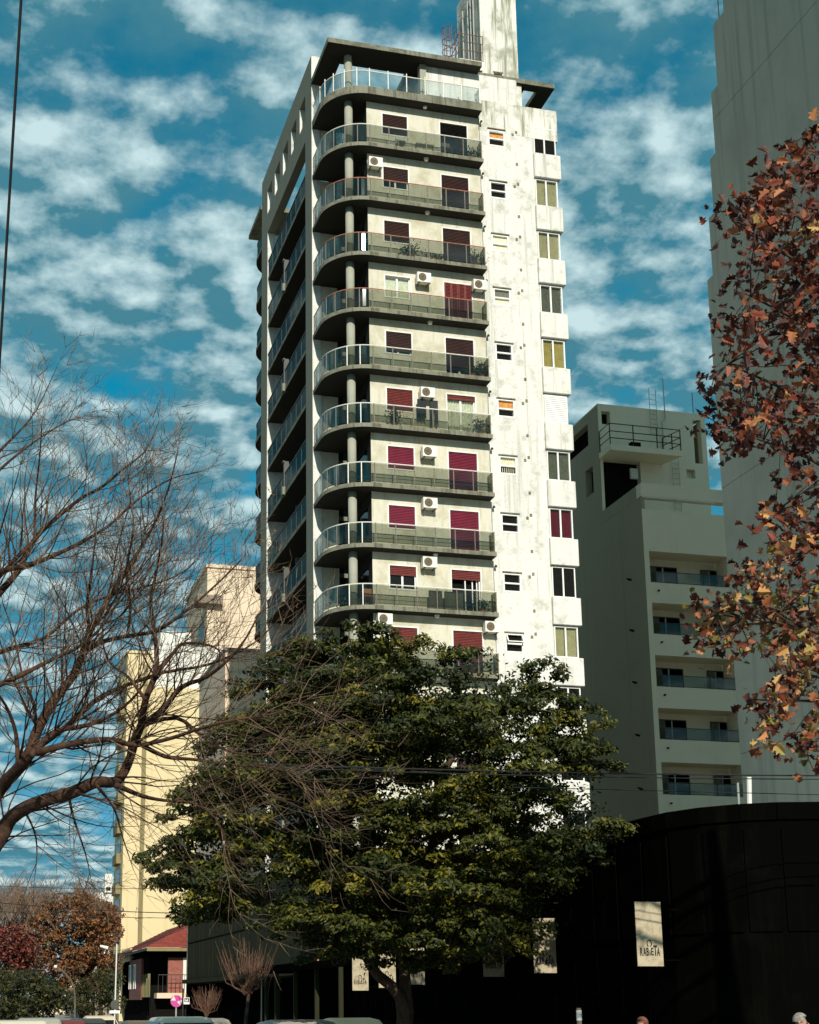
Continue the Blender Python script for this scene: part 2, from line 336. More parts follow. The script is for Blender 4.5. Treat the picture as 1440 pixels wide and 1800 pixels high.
# railing stations along the balcony edge
RAILP = [(0.08, -0.04), (0.08, -0.72), (0.08, -1.4)]
for a in (198, 216, 234, 252, 270): RAILP += [(2.0+1.92*math.cos(R(a)), -1.4+1.92*math.sin(R(a)))]
RAILP += [(2.0+0.92*i, -3.32) for i in range(1, 7)]+[(7.52, -2.80)]
def between(i):
    a, b = RAILP[i], RAILP[i+1]
    if 2 <= i <= 6:
        a0 = 180+18*(i-2); return arc(2.0, -1.4, 1.92, a0, a0+18, 4)
    return [a, b]
def strip(pts, z0, z1, th):
    m = MB(); n = len(pts); L_, R_ = [], []
    for j in range(n):
        p = Vector(pts[j]); q0 = Vector(pts[max(j-1, 0)]); q1 = Vector(pts[min(j+1, n-1)]); t = (q1-q0).normalized(); nn = Vector((-t.y, t.x))*th/2
        L_.append(p+nn); R_.append(p-nn)
    m.prism([(p.x, p.y) for p in R_]+[(p.x, p.y) for p in reversed(L_)], z0, z1); return m
def shrink(pts, g):
    a, b = Vector(pts[0]), Vector(pts[-1]); pts = [Vector(p) for p in pts]
    pts[0] = a+(pts[1]-a).normalized()*g; pts[-1] = b+(pts[-2]-b).normalized()*g; return [tuple(p) for p in pts]
ME_PANE = [strip(shrink(between(i), 0.025), 0.10, 0.94, 0.010).mesh('glass_pane', M_glass) for i in range(len(RAILP)-1)]
ME_PANET = [strip(shrink(between(i), 0.025), 0.24, 0.98, 0.010).mesh('glass_pane', M_clear) for i in range(len(RAILP)-1)]
def railpath():
    pts = []
    for i in range(len(RAILP)-1): pts += between(i)[(1 if i else 0):]
    return pts
ME_RAIL = {}
for nm, mm in (('w', M_rail_w), ('r', M_rail_r)):
    ME_RAIL[nm] = MB().tube([(x, y, 0.985) for x, y in railpath()], 0.026, 6).mesh('handrail', mm)
ME_RAILT = MB().tube([(x, y, 1.02) for x, y in railpath()], 0.026, 6).mesh('handrail', M_rail_w)
ME_LOW = MB().tube([(x, y+0.03, 0.30) for x, y in railpath()[8:]], 0.014, 5).mesh('lower_bar', M_post)
ME_LOW2 = MB().tube([(x, y+0.03, 0.12) for x, y in railpath()[8:]], 0.014, 5).mesh('lower_bar', M_post)
def post_mesh(mat, h): return MB().box(-0.02, 0.02, -0.02, 0.02, -0.06, h).mesh('post', mat)
ME_POSTD, ME_POSTW = post_mesh(M_post, 0.975), post_mesh(M_rail_w, 1.0)
ME_COLUMN = MB().cyl((0, 0), 0.195, 0.02, 2.62, 24).mesh('column', M_colm, smooth=False)
me = ME_COLUMN
for p in me.polygons: p.use_smooth = len(p.vertices) == 4
RAILC = {1: 'w', 2: 'r', 3: 'r', 4: 'r'}
for k in range(0, 13):
    b = inst('balcony', ME_SLABT if k == 0 else ME_SLAB, tower, (0, 0, FL[k]))
    if k > 11: continue
    for i, pm in enumerate(ME_PANET if k == 0 else ME_PANE):
        inst('glass_pane', pm, b)
    inst('handrail', ME_RAILT if k == 0 else ME_RAIL[RAILC.get(k, 'w')], b)
    for i, (x, y) in enumerate(RAILP):
        if i in (1,): continue
        inst('post', ME_POSTW if (k == 0 or (k >= 5 and i in (5, 6))) else ME_POSTD, b, (x, y, 0.17*(k == 0)))
    if k >= 7: inst('lower_bar', ME_LOW, b); inst('lower_bar', ME_LOW2, b)
    if k: inst('column', ME_COLUMN, tower, (1.20, -2.45, FL[k]))
MB().cyl((1.20, -2.45), 0.195, FL[0]+0.15, 46.01, 24).build('column', M_colm, tower)
for k in range(13, 15): inst('column', ME_COLUMN, tower, (1.20, -2.45, FL[k]))

# walls of the front, openings per floor
WIN, DOOR, SML = (2.78, 4.01), (5.66, 7.03), (8.13, 8.95)
hA, hB = [], []
for k in range(1, 14):
    f = FL[k]
    hA += [(WIN[0], WIN[1], f+1.0, f+2.06), (DOOR[0], DOOR[1], f+0.03, f+2.06)]
    hB += [(SML[0], SML[1], f+1.22, f+2.06)]
MB().sheet('y', YW, 2.0, 7.62, 4.6, FL[0]-0.1, [h for h in hA if h[2] > 7.5], 0.24).build('balcony_wall', M_cream, tower)
MB().sheet('y', YW-0.004, 7.62, 10.46, 0, 42.9, hB, 0.24).quad((7.62, YW-0.004, 0), (7.62, YW-0.004, 42.9), (7.62, YW+0.2, 42.9), (7.62, YW+0.2, 0)).build('blank_wall', M_white, tower)
MB().box(7.63, 11.74, YW-0.008, YW+0.25, 42.9, 44.57).build('parapet', M_stained, tower)
MB().box(10.46, 11.60, YW+0.02, YW+0.3, 0, 9.0).build('blank_wall', M_white, tower)
# left wall of the body behind corner terrace and loggias
hL = []
for k in range(1, 14):
    f = FL[k]
    hL += [(-2.15, -0.55, f+0.03, f+2.1), (2.0, 4.2, f+0.03, f+2.1), (5.0, 6.4, f+0.9, f+2.1), (7.8, 9.7, f+0.03, f+2.1)]
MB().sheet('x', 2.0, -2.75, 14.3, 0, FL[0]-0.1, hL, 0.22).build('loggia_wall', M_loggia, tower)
MB().box(2.26, 11.45, YW+0.28, 14.2, 0, FL[0]-0.25).build('core', M_dark, tower)  # near-black box stands in for the shade of unlit rooms
MB().box(11.40, 11.62, YW+0.35, 14.3, 0, 44.4).build('side_wall', M_white, tower)
MB().box(2.0, 11.6, 14.22, 14.4, 0, 44.4).build('rear_wall', M_white, tower)
MB().box(2.05, 11.55, YW+0.3, 14.2, FL[0]-0.24, FL[0]).build('terrace_floor', M_conc, tower)
# wall beside the corner pillar, lit under every slab
for k in range(1, 14):
    MB().box(0.41, 1.24, 0.03, 0.22, FL[k]+0.02, FL[k-1]-0.172).build('return_wall', M_cream, tower)
    MB().box(2.04, 2.10, -2.10, -0.60, FL[k]+0.05, FL[k]+2.08).build('terrace_door', M_wglass, tower)

# the thick grey frame of the left facade
hF = [(a, b_, 44.83, 46.24) for a, b_ in ((1.28, 2.48), (3.24, 4.40), (5.16, 6.36), (7.10, 8.36), (9.08, 10.26))]
big_open = (1.30, 10.20, -0.5, 43.65)
fr = MB().sheet('x', 0.0, 0.0, 11.75, 0, 47.62, hF+[(1.30, 10.20, 0.0, 43.65)], 0.42)
fr.sheet('x', 0.42, 0.0, 11.75, 0, 47.62, hF+[(1.30, 10.20, 0.0, 43.65)], 0.0)
fr.quad((0, 0, 0), (0.42, 0, 0), (0.42, 0, 47.62), (0, 0, 47.62)); fr.quad((0.42, 11.75, 0), (0, 11.75, 0), (0, 11.75, 47.62), (0.42, 11.75, 47.62))
fr.quad((0, 0, 47.62), (0.42, 0, 47.62), (0.42, 11.75, 47.62), (0, 11.75, 47.62))
fr.build('facade_frame', M_frame, tower)
MB().box(0.006, 0.418, 10.194, 10.199, 0.1, 43.64).build('painted_light_reveal', M_white, tower)  # white skins paint sunlight onto the sun-facing sides of the grey frame
MB().box(0.006, 0.418, -0.006, -0.001, 0.1, 47.6).build('painted_light_reveal', M_white, tower)
for a, b_, c_, d_ in hF: MB().box(0.006, 0.418, b_-0.006, b_-0.001, c_+0.002, d_-0.002).build('painted_light_reveal', M_white, tower)
# loggias behind the frame
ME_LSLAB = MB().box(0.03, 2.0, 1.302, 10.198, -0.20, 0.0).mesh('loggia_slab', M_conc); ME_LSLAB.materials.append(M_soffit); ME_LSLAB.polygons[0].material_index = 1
LY = [1.34+i*1.105 for i in range(9)]
ME_LPANE = MB().box(0.05, 0.062, 0.02, 1.085, 0.03, 0.93).mesh('glass_pane', M_glass_t)
ME_LRAIL = MB().box(0.03, 0.085, 1.31, 10.19, 0.93, 0.985).mesh('handrail', M_rail_d)
ME_LPOST = MB().box(0.045, 0.085, -0.02, 0.02, 0.0, 0.93).mesh('post', M_post)
ME_FIN = MB().box(0.95, 1.25, 7.35, 7.55, 0, 2.6).mesh('loggia_column', M_frame)
ME_DIVF = MB().box(0.0, 0.30, -0.10, 0.10, 0.16, 1.55).box(-0.06, 0.02, -0.14, 0.14, 1.48, 1.56).mesh('divider', M_rail_d)
ME_DIVB = MB().box(-0.10, 0.12, -0.16, 0.16, -0.25, 0.16).mesh('divider_foot', M_frame)
for k in range(1, 14):
    s = inst('loggia_slab', ME_LSLAB, tower, (0, 0, FL[k]))
    if k <= 12:
        for i in range(8): inst('glass_pane', ME_LPANE, s, (0, LY[i], 0))
        inst('handrail', ME_LRAIL, s)
        for y in LY[1:-1]: inst('post', ME_LPOST, s, (0, y, 0))
        if k % 2 == 0:
            d = inst('divider', ME_DIVF, s, (0, 6.1, 0.05)); 
            inst('divider_foot', ME_DIVB, s, (0, 6.1, 0.05))
    inst('loggia_column', ME_FIN, tower, (0, 0, FL[k]))
    if k % 3 != 1: MB().box(1.2, 1.9, 9.7, 9.78, FL[k]+0.05, FL[k]+2.1).build('partition', M_white, tower)
    MB().box(0.42, 2.0, 10.20, 10.36, FL[k]+0.001, FL[k-1]-0.201).build('return_wall', M_white, tower)
# rear balconies seen past the far pier
rp = [(0.42, 11.75), (2.2, 11.75), (7.6, 11.75), (7.6, 15.15)]+[(x, y) for x, y in arc(2.0, 13.17, 1.98, 90, 180, NARC)]+[(0.02, 11.75)]
ME_RSLAB = MB().prism(rp, -0.20, 0.0).mesh('rear_balcony', M_conc); ME_RSLAB.materials.append(M_soffit); ME_RSLAB.polygons[0].material_index = 1
rpath = [(0.08, 11.8), (0.08, 13.17)]+arc(2.0, 13.17, 1.92, 180, 90, 14)[1:]+[(7.5, 15.09)]
ME_RGL = strip(rpath, 0.05, 0.93, 0.01).mesh('glass_pane', M_glass_t); ME_RRAIL = MB().tube([(x, y, 0.97) for x, y in rpath], 0.03, 6).mesh('handrail', M_rail_d)
for k in range(0, 13):
    s = inst('rear_balcony', ME_RSLAB, tower, (0, 0, FL[k])); inst('glass_pane', ME_RGL, s); inst('handrail', ME_RRAIL, s)
    if k: inst('rear_column', ME_COLUMN, tower, (1.2, 14.2, FL[k]))
MB().box(-0.08, 7.6, 11.76, 15.2, 46.0, 46.25).build('rear_roof_slab', M_conc, tower)
MB().cyl((1.2, 14.2), 0.195, FL[0], 46.01, 20).build('rear_column', M_colm, tower)

# roof slab, terrace block, machine tower
rs = MB().box(-0.02, 7.7, -3.32, -1.85, 46.0, 46.24).box(-0.02, 0.95, -1.85, -0.01, 46.0, 46.24).box(0.43, 0.95, -0.01, 9, 46.0, 46.24)
rs.box(4.3, 10.38, -1.85, 7, 46.0, 46.24).box(7.7, 10.38, -2.56, -1.85, 46.0, 46.24).box(10.38, 11.82, -2.56, -2.03, 46.0, 46.24).box(11.06, 11.82, -2.03, 5, 46.0, 46.24)
o = rs.build('roof_slab', M_conc, tower)
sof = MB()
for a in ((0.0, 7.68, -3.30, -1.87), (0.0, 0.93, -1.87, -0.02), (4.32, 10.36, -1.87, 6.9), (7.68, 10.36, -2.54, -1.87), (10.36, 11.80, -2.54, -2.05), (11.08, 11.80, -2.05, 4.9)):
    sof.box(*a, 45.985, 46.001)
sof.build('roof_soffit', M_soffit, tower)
tb = MB().box(5.02, 9.71, -2.70, 6.5, FL[0], 45.984)
tb.build('stair_block', M_white, tower)
MB().box(4.30, 4.55, -1.7, 1.4, FL[0], 45.5).build('terrace_wall', M_frame, tower)
MB().box(4.70, 5.01, -2.80, -2.45, FL[0], 46.0).build('terrace_post', M_colm, tower)
MB().box(9.72, 10.10, -2.40, -2.05, 44.2, 46.0).build('terrace_post', M_stained, tower)
MB().box(11.30, 11.65, -1.9, -1.6, FL[0], 44.6).build('terrace_post', M_stained, tower)
mt = MB().sheet('y', -0.6, 8.75, 10.75, 46.2, 54, [(9.40, 9.86, 47.40, 47.85)], 0.2)
mt.quad((8.75, 2.7, 46.2), (8.75, -0.6, 46.2), (8.75, -0.6, 54), (8.75, 2.7, 54)); mt.quad((10.75, -0.6, 46.2), (10.75, 2.7, 46.2), (10.75, 2.7, 54), (10.75, -0.6, 54))
mt.quad((10.75, 2.7, 46.2), (8.75, 2.7, 46.2), (8.75, 2.7, 54), (10.75, 2.7, 54)); mt.quad((8.75, -0.6, 54), (10.75, -0.6, 54), (10.75, 2.7, 54), (8.75, 2.7, 54))
mo = mt.build('machine_tower', M_stained, tower)
MB().box(9.40, 9.86, -0.46, -0.42, 47.40, 47.85).build('window_pane', M_wglass, mo)
MB().box(9.36, 9.90, -0.63, -0.5, 47.87, 47.92).build('lintel', M_conc, mo)
for yy in (0.15, 0.55, 0.95, 1.7): MB().tube([(8.70, yy, 46.25), (8.70, yy, 53)], 0.045, 6).build('pipe', M_metal, mo)
pr = MB(); pr.box(7.45, 8.74, -0.95, 0.4, 48.0, 48.12)
plat = pr.build('service_platform', M_iron, tower)
rl = MB()
for z in (48.62, 49.10, 49.55): rl.tube([(7.47, 0.38, z), (7.47, -0.93, z), (8.72, -0.93, z)], 0.022, 5)
for x, y in ((7.47, 0.38), (7.47, -0.3), (7.47, -0.93), (7.9, -0.93), (8.3, -0.93), (8.72, -0.93)): rl.tube([(x, y, 48.1), (x, y, 49.56)], 0.022, 5)
rl.build('platform_rail', M_iron, plat)
MB().box(7.42, 8.74, -1.0, -0.96, 47.55, 48.06).build('platform_skirt', M_ac, plat)
cg = MB()
for z in (47.9, 48.5, 49.1, 49.75): cg.tube([(7.0+0.36*math.cos(R(a)), -0.75+0.36*math.sin(R(a)), z) for a in range(0, 361, 20)], 0.018, 5)
for a in range(0, 360, 45): cg.tube([(7.0+0.36*math.cos(R(a)), -0.75+0.36*math.sin(R(a)), 46.3) , (7.0+0.36*math.cos(R(a)), -0.75+0.36*math.sin(R(a)), 49.75)], 0.014, 5)
cg.build('ladder_cage', M_iron, tower)
ld = MB()
for x in (6.85, 7.15): ld.tube([(x, -0.45, 46.25), (x, -0.45, 50.2)], 0.02, 5)
for i in range(13): ld.tube([(6.85, -0.45, 46.4+i*0.3), (7.15, -0.45, 46.4+i*0.3)], 0.014, 5)
ld.build('ladder', M_iron, tower)
for i in range(6):
    y = -0.3+i*0.5
    MB().tube([(8.60, y, 52.0-i*0.05), (8.45, y, 52.35), (8.25, y, 52.2)], 0.015, 4).build('hook', M_iron, mo)

# windows
def slats(x0, x1, z0, z1, y, p=0.072):
    m = MB(); n = max(1, int((z1-z0)/p)); p = (z1-z0)/n
    for i in range(n):
        z = z0+i*p
        m.quad((x0, y-0.030, z), (x1, y-0.030, z), (x1, y, z+p), (x0, y, z+p)); m.quad((x0, y, z), (x1, y, z), (x1, y-0.030, z), (x0, y-0.030, z))
    m.box(x0, x1, y-0.02, y+0.01, z0-0.03, z0); return m
def drape(x0, x1, z0, z1, y, n=14, amp=0.025):
    m = MB(); k = n*4
    for i in range(k):
        a, b_ = x0+(x1-x0)*i/k, x0+(x1-x0)*(i+1)/k; ya, yb = y+amp*math.sin(2*math.pi*i/4), y+amp*math.sin(2*math.pi*(i+1)/4)
        m.quad((a, ya, z0), (b_, yb, z0), (b_, yb, z1), (a, ya, z1))
    return m
def ring(x0, x1, z0, z1, wd, y0, y1, bottom=True):
    m = MB().box(x0, x0+wd, y0, y1, z0, z1).box(x1-wd, x1, y0, y1, z0, z1).box(x0+wd, x1-wd, y0, y1, z1-wd, z1)
    if bottom: m.box(x0+wd, x1-wd, y0, y1, z0, z0+wd)
    return m
SPEC = {   # floor: (window shutter, drop 0..1, behind), (door shutter, drop, behind)
 1: ((M_sh_brn, 1.0, None), (M_dark, 1.0, None)), 2: ((M_sh_brn, 0.62, 'g'), (M_sh_brn, 1.0, None)), 3: ((M_sh_brn, 0.9, 'g'), (M_sh_brn, 0.95, None)),
 4: ((None, 0, 'w'), ('wood', 0, None)), 5: ((M_sh_brn, 0.85, 'g'), (M_sh_brn, 0.75, 'g')), 6: ((M_sh_wood, 0.95, None), (M_sh_wood, 0.10, 'c')),
 7: ((M_sh_red, 1.0, None), (M_sh_red, 1.0, None)), 8: ((M_sh_red, 1.0, None), (M_sh_red, 1.0, None)), 9: ((M_sh_wood, 0.38, 'g'), (M_sh_wood, 0.2, 'd')),
 10: ((M_sh_wood, 1.0, None), (M_sh_wood, 1.0, None)), 11: ((M_sh_brn, 1.0, None), (M_sh_brn, 1.0, None)), 12: ((M_sh_brn, 1.0, None), (M_sh_brn, 1.0, None)), 13: ((M_sh_brn, 1.0, None), (M_sh_brn, 1.0, None))}
for k in range(1, 14):
    f = FL[k]
    for (x0, x1), z0, spec, nm in ((WIN, f+1.0, SPEC[k][0], 'window'), (DOOR, f+0.03, SPEC[k][1], 'balcony_door')):
        z1 = f+2.06; mat, drop, back = spec
        fo = ring(x0-0.05, x1+0.05, z0-(0.05 if nm == 'window' else 0), z1+0.05, 0.055, YW-0.02, YW+0.16, nm == 'window').build(nm, M_alu, tower)
        a, b_ = x0+0.005, x1-0.005
        if mat == 'wood':
            wdt = (b_-a)/4
            for i in range(4):
                lf = ring(a+i*wdt+0.008, a+(i+1)*wdt-0.008, z0+0.02, z1-0.01, 0.05, YW-0.045+0.02*(i % 2), YW-0.005+0.02*(i % 2)).build('shutter_leaf', M_sh_wood, fo)
                slats(a+i*wdt+0.05, a+(i+1)*wdt-0.05, z0+0.07, z1-0.06, YW-0.01+0.02*(i % 2), 0.07).build('shutter_slats', M_sh_wood, fo)
        elif mat is not None and drop > 0:
            slats(a, b_, z1-(z1-z0)*drop+0.01, z1, YW+0.06).build('roller_shutter', mat, fo)
        if back:
            mid = (a+b_)/2; zb, zt = z0+0.01, z1-0.01
            if back == 'd':
                ring(mid-0.04, b_, zb, zt, 0.05, YW+0.10, YW+0.15).build('sash', M_alu, fo)
                ring(mid+0.32, b_-0.1, zb, zt, 0.05, YW+0.155, YW+0.20).build('sash', M_alu, fo)
            else:
                for q0, q1 in ((a, mid), (mid, b_)):
                    ring(q0, q1, zb, zt, 0.045, YW+0.10, YW+0.14).build('sash', M_alu, fo)
                    MB().box(q0+0.045, q1-0.045, YW+0.115, YW+0.125, zb+0.045, zt-0.045).build('window_pane', M_clear if back in 'wc' else M_wglass, fo)
            if back == 'c': drape(a, b_, zb, zt, YW+0.20, 10).build('curtain', M_cloth, fo)
            if back == 'w': MB().box(a, b_, YW+0.19, YW+0.21, zb, zt).build('blind', M_cloth, fo)
            if back == 'g': drape(a, b_, zb, zt, YW+0.20, 9).build('curtain', M_greyc, fo)
    # small kitchen window on the blank wall
    x0, x1, z0, z1 = SML[0], SML[1], f+1.22, f+2.06
    fo = ring(x0-0.03, x1+0.03, z0-0.03, z1+0.03, 0.075, YW-0.015, YW+0.12).build('small_window', M_alu, tower)
    MB().box(x0+0.03, x1-0.03, YW+0.0, YW+0.10, z0+0.36, z0+0.43).build('transom', M_alu, fo)
    bm_ = {1: M_orange, 3: M_cloth, 4: M_greyc, 6: M_orange, 7: M_cloth}.get(k, M_wglass)
    if k == 7: drape(x0, x1, z0, z1, YW+0.11, 8, 0.03).build('curtain', bm_, fo)
    else: MB().box(x0+0.04, x1-0.04, YW+0.09, YW+0.11, z0+0.42, z1-0.04).build('window_pane', bm_, fo)
    MB().box(x0+0.04, x1-0.04, YW+0.10, YW+0.115, z0+0.04, z0+0.37).build('window_pane', M_cloth if k in (3, 4) else M_wglass, fo)
    if k == 10:
        sh = ring(x0+0.02, x1-0.02, 0, 0.45, 0.05, -0.02, 0.02).mesh('sash', M_alu, (0, 0, 0.45))
        inst('sash', sh, fo, (0, YW-0.02, z1-0.02), (R(-28), 0, 0))
    MB().box(x0-0.05, x1+0.06, YW-0.07, YW-0.005, z1+0.035, z1+0.085).build('lintel', M_conc, fo)
    # corner bay: spandrel box and two sliding sashes
    sp = MB().box(10.40, 11.78, YW-0.17, YW+0.5, f-0.20, f+1.08); bevel(sp.build('spandrel', M_white, tower), 0.015)
    x0, x1, z0, z1 = 10.47, 11.62, f+1.10, f+2.56
    fo = ring(x0, x1, z0, z1, 0.055, YW-0.02, YW+0.08).build('bay_window', M_alu, tower); mid = (x0+x1)/2-0.02
    MB().box(x1-0.05, x1, YW+0.08, YW+0.5, z0, z0+0.06).box(x1-0.05, x1, YW+0.08, YW+0.5, z1-0.06, z1).box(x1-0.05, x1, YW+0.44, YW+0.5, z0+0.06, z1-0.06).build('side_frame', M_alu, fo)
    MB().box(mid-0.035, mid+0.035, YW-0.01, YW+0.06, z0+0.055, z1-0.055).build('mullion', M_alu, fo)
    cm = {2: M_tan, 3: M_tan, 4: M_greyc, 5: M_must, 7: M_greyc, 8: M_sh_brn, 10: M_tan}.get(k)
    if k == 6:
        slats(x0+0.05, x1-0.05, z0+0.08, z1-0.05, YW-0.015, 0.09).build('roller_shutter', M_alu, fo)
    for q0, q1 in ((x0+0.055, mid-0.035), (mid+0.035, x1-0.055)):
        MB().box(q0, q1, YW+0.03, YW+0.04, z0+0.055, z1-0.055).build('window_pane', M_clear if cm else M_wglass, fo)
        if cm: drape(q0, q1, z0+0.05, z1-0.05, YW+0.12, 5 if cm in (M_tan, M_must) else 9, 0.006 if cm in (M_tan,) else 0.02).build('curtain', cm if k != 8 else M_sh_red, fo)
    MB().box(x0-0.04, x1+0.04, YW-0.09, YW+0.02, z0-0.02, z0+0.0).build('sill', M_alu, fo)
    for vx, vz in ((9.39, 1.97), (9.57, 2.12), (9.55, 0.39)):
        MB().box(vx-0.055, vx+0.055, YW-0.03, YW+0.002, f+vz-0.065, f+vz+0.065).build('vent', M_conc, tower)
    MB().tube([(7.72, YW-0.02, f+2.32), (7.72, YW-0.16, f+2.34), (7.70, YW-0.24, f+2.28)], [0.03, 0.05, 0.06], 7).build('wall_lamp', M_rail_d, tower)
    MB().tube([(7.66, YW-0.03, f+0.03), (7.66, YW-0.03, f+2.6)], 0.014, 5).build('conduit', M_conc, tower)
    if k not in (4, 6, 7, 8): MB().cyl((4.85, YW-0.25), 0.09, f+2.52, f+2.63, 12, 0.12).build('ceiling_lamp', M_ac, tower)
# crack and cables on the wall
MB().tube([(10.62, YW-0.175, FL[11]+1.05), (10.66, YW-0.175, FL[11]+0.85), (10.60, YW-0.175, FL[11]+0.62), (10.67, YW-0.175, FL[11]+0.35)], 0.010, 4).build('crack', M_rail_d, tower)
for k, xx in ((9, 4.1), (8, 4.15), (4, 4.75)): MB().tube([(xx+0.3, YW-0.02, FL[k]+1.9), (xx+0.32, YW-0.02, FL[k]+1.5), (xx+0.2, YW-0.02, FL[k]+1.3), (xx+0.22, YW-0.02, FL[k]+0.1)], 0.011, 5).build('drain_hose', M_ac, tower)

# air conditioners
AC_BODY = MB().box(-0.33, 0.33, -0.15, 0.15, -0.24, 0.24).mesh('casing', M_ac)
g = MB().cyl((0, 0), 0.19, 0, 0.02, 24); g.v = [(x-0.09, -0.15-z, y) for x, y, z in g.v]; AC_FAN = g.mesh('fan_grille', M_acdk)
g = MB()
for r_ in (0.05, 0.10, 0.15, 0.185): g.tube([(-0.09+r_*math.cos(R(a)), -0.172, r_*math.sin(R(a))) for a in range(0, 361, 24)], 0.006, 4)
for a in range(0, 180, 30): g.tube([(-0.09-0.18*math.cos(R(a)), -0.173, -0.18*math.sin(R(a))), (-0.09+0.18*math.cos(R(a)), -0.173, 0.18*math.sin(R(a)))], 0.005, 4)
AC_GUARD = g.mesh('fan_guard', M_post)
AC_BR = MB().box(-0.25, -0.21, -0.13, 0.28, -0.28, -0.24).box(0.21, 0.25, -0.13, 0.28, -0.28, -0.24).mesh('bracket', M_rail_d)
ACS = ((2, 2.30, 1.97, 'white air conditioner left of the brown shutter just under the top balcony floor'), (4, 4.55, 1.95, 'white air conditioner beside the white casement window'),
 (4, 7.30, 1.93, 'white air conditioner at the wall end right of the red wooden shutters'), (6, 4.60, 1.85, 'white air conditioner above the clothes hung to dry'),
 (7, 4.62, 1.80, 'white air conditioner with pale fan between the upper crimson shutters'), (8, 4.60, 2.16, 'white air conditioner between the lower crimson shutters'),
 (9, 4.52, 2.20, 'white air conditioner over the balcony with the half open glass door'), (10, 2.42, 2.28, 'white air conditioner next to the column just above the green tree'),
 (10, 7.35, 2.22, 'white air conditioner at the wall end just above the green tree'))
for k, x, dz, lb in ACS:
    a = empty('air_conditioner', (x, YW-0.30, FL[k]+dz), lb, 'air conditioner', 'air conditioners on the tower front')
    for nm, m_ in (('casing', AC_BODY), ('fan_grille', AC_FAN), ('fan_guard', AC_GUARD), ('bracket', AC_BR)): inst(nm, m_, a)

# ------------------------------------------------------------------ big grey-green block on the right
rb = empty('apartment_block', (15.5, -16, 0), 'huge blank grey green party wall with stepped far edge at the right', 'building')
STEP = [(0.0, -9.40), (32.55, -9.28), (35.28, -9.76), (37.89, -10.20), (40.85, -10.68), (43.86, -11.24), (60, -12.15)]  # (top of tier, far end of tier)
def far_end(z):
    for zt, y in STEP[1:]:
        if z < zt: return y
    return -12.15
GR = [0.0, 5.86, 11.55, 17.23, 22.92, 28.37, 33.81, 39.48, 45.16, 50.8, 56.5]
cuts = sorted(set(GR+[zt for zt, _ in STEP[1:-1]]))
for a, b_ in zip(GR[:-1], GR[1:]):
    m = MB(); zs = [a+0.012]+[c for c in cuts if a < c < b_]+[b_-0.012]
    for z0, z1 in zip(zs[:-1], zs[1:]): m.box(15.5, 16.0, -24, far_end((z0+z1)/2), z0, z1)
    m.build('wall_panel', M_wall_r, rb)
m = MB(); zs = [0]+[zt for zt, _ in STEP[1:-1]]+[56.4]
for z0, z1 in zip(zs[:-1], zs[1:]): m.box(15.53, 27, -23.9, far_end((z0+z1)/2)-0.05, z0, z1)
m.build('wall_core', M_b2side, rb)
MB().tube([(15.6, -11.6, 43.9), (15.6, -11.6, 48)], 0.03, 5).build('drain_pipe', M_metal, rb)

# ------------------------------------------------------------------ grey block with loggias and the roof platform
gb = empty('loggia_block', (19.0, 4.5, 0), 'dark grey block with balcony platform on its roof, between tower and blank wall', 'building')
X0, X1, Yf = 18.93, 23.85, 4.5
LG = [(24.75, 23.05), (21.95, 20.28), (19.15, 17.50), (16.38, 14.75), (13.58, 11.93), (10.78, 9.13), (7.98, 6.3)]
holes = [(19.22, X1-0.04, z1, z0) for z0, z1 in LG]
MB().sheet('y', Yf, X0+0.004, X1, 0, 27.05, holes, 1.3).build('front_wall', M_b2, gb)
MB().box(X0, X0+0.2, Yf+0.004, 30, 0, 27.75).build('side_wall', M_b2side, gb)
MB().box(X0+0.21, X1, Yf+1.32, 30, 0, 27.0).build('loggia_back_wall', M_b2, gb)
for z0, z1 in LG:
    f = z1-0.85
    for a, b_, cm in ((19.75, 21.45, M_greyc), (22.85, X1-0.05, M_dark)):
        wf = ring(a, b_, f+0.05, f+2.15, 0.05, Yf+1.24, Yf+1.30).build('balcony_door', M_rail_d, gb)
        MB().box((a+b_)/2-0.03, (a+b_)/2+0.03, Yf+1.22, Yf+1.29, f+0.1, f+2.1).build('mullion', M_metal, wf)
        MB().box(a+0.05, b_-0.05, Yf+1.27, Yf+1.285, f+0.1, f+2.1).build('window_pane', M_bglass, wf)
        drape(a+0.05, a+0.5, f+0.1, f+2.1, Yf+1.255, 6, 0.01).build('curtain', M_greyc, wf)
    rl = MB().tube([(19.24, Yf+0.06, z1+0.62), (X1-0.06, Yf+0.06, z1+0.62)], 0.025, 5).tube([(19.24, Yf+0.06, z1+0.05), (X1-0.06, Yf+0.06, z1+0.05)], 0.018, 5)
    for i in range(4): rl.tube([(19.26+i*1.52, Yf+0.06, z1-0.01), (19.26+i*1.52, Yf+0.06, z1+0.62)], 0.02, 5)
    ro = rl.build('railing', M_rail_d, gb)
    for i in range(3): MB().box(19.30+i*1.52, 20.74+i*1.52, Yf+0.055, Yf+0.065, z1+0.07, z1+0.59).build('glass_pane', M_glass, ro)
    MB().box(19.28, 19.5, Yf+0.9, Yf+1.2, f+0.9, f+1.5).build('boiler', M_b2, gb)
    MB().tube([(19.62, Yf+0.0, z1-0.45), (19.62, Yf-0.12, z1-0.45)], 0.05, 6).build('scupper', M_dark, gb)
for i in range(9):
    for dy, dz in ((1.6, 0.0), (8.5, 1.1)):
        zz_ = 23.6-2.8*i+dz
        if zz_ > 3: MB().tube([(X0+0.02, Yf+dy, zz_), (X0-0.16, Yf+dy, zz_+0.03), (X0-0.2, Yf+dy+0.12, zz_+0.1)], [0.05, 0.06, 0.03], 6).build('vent_pipe', M_dark, gb)
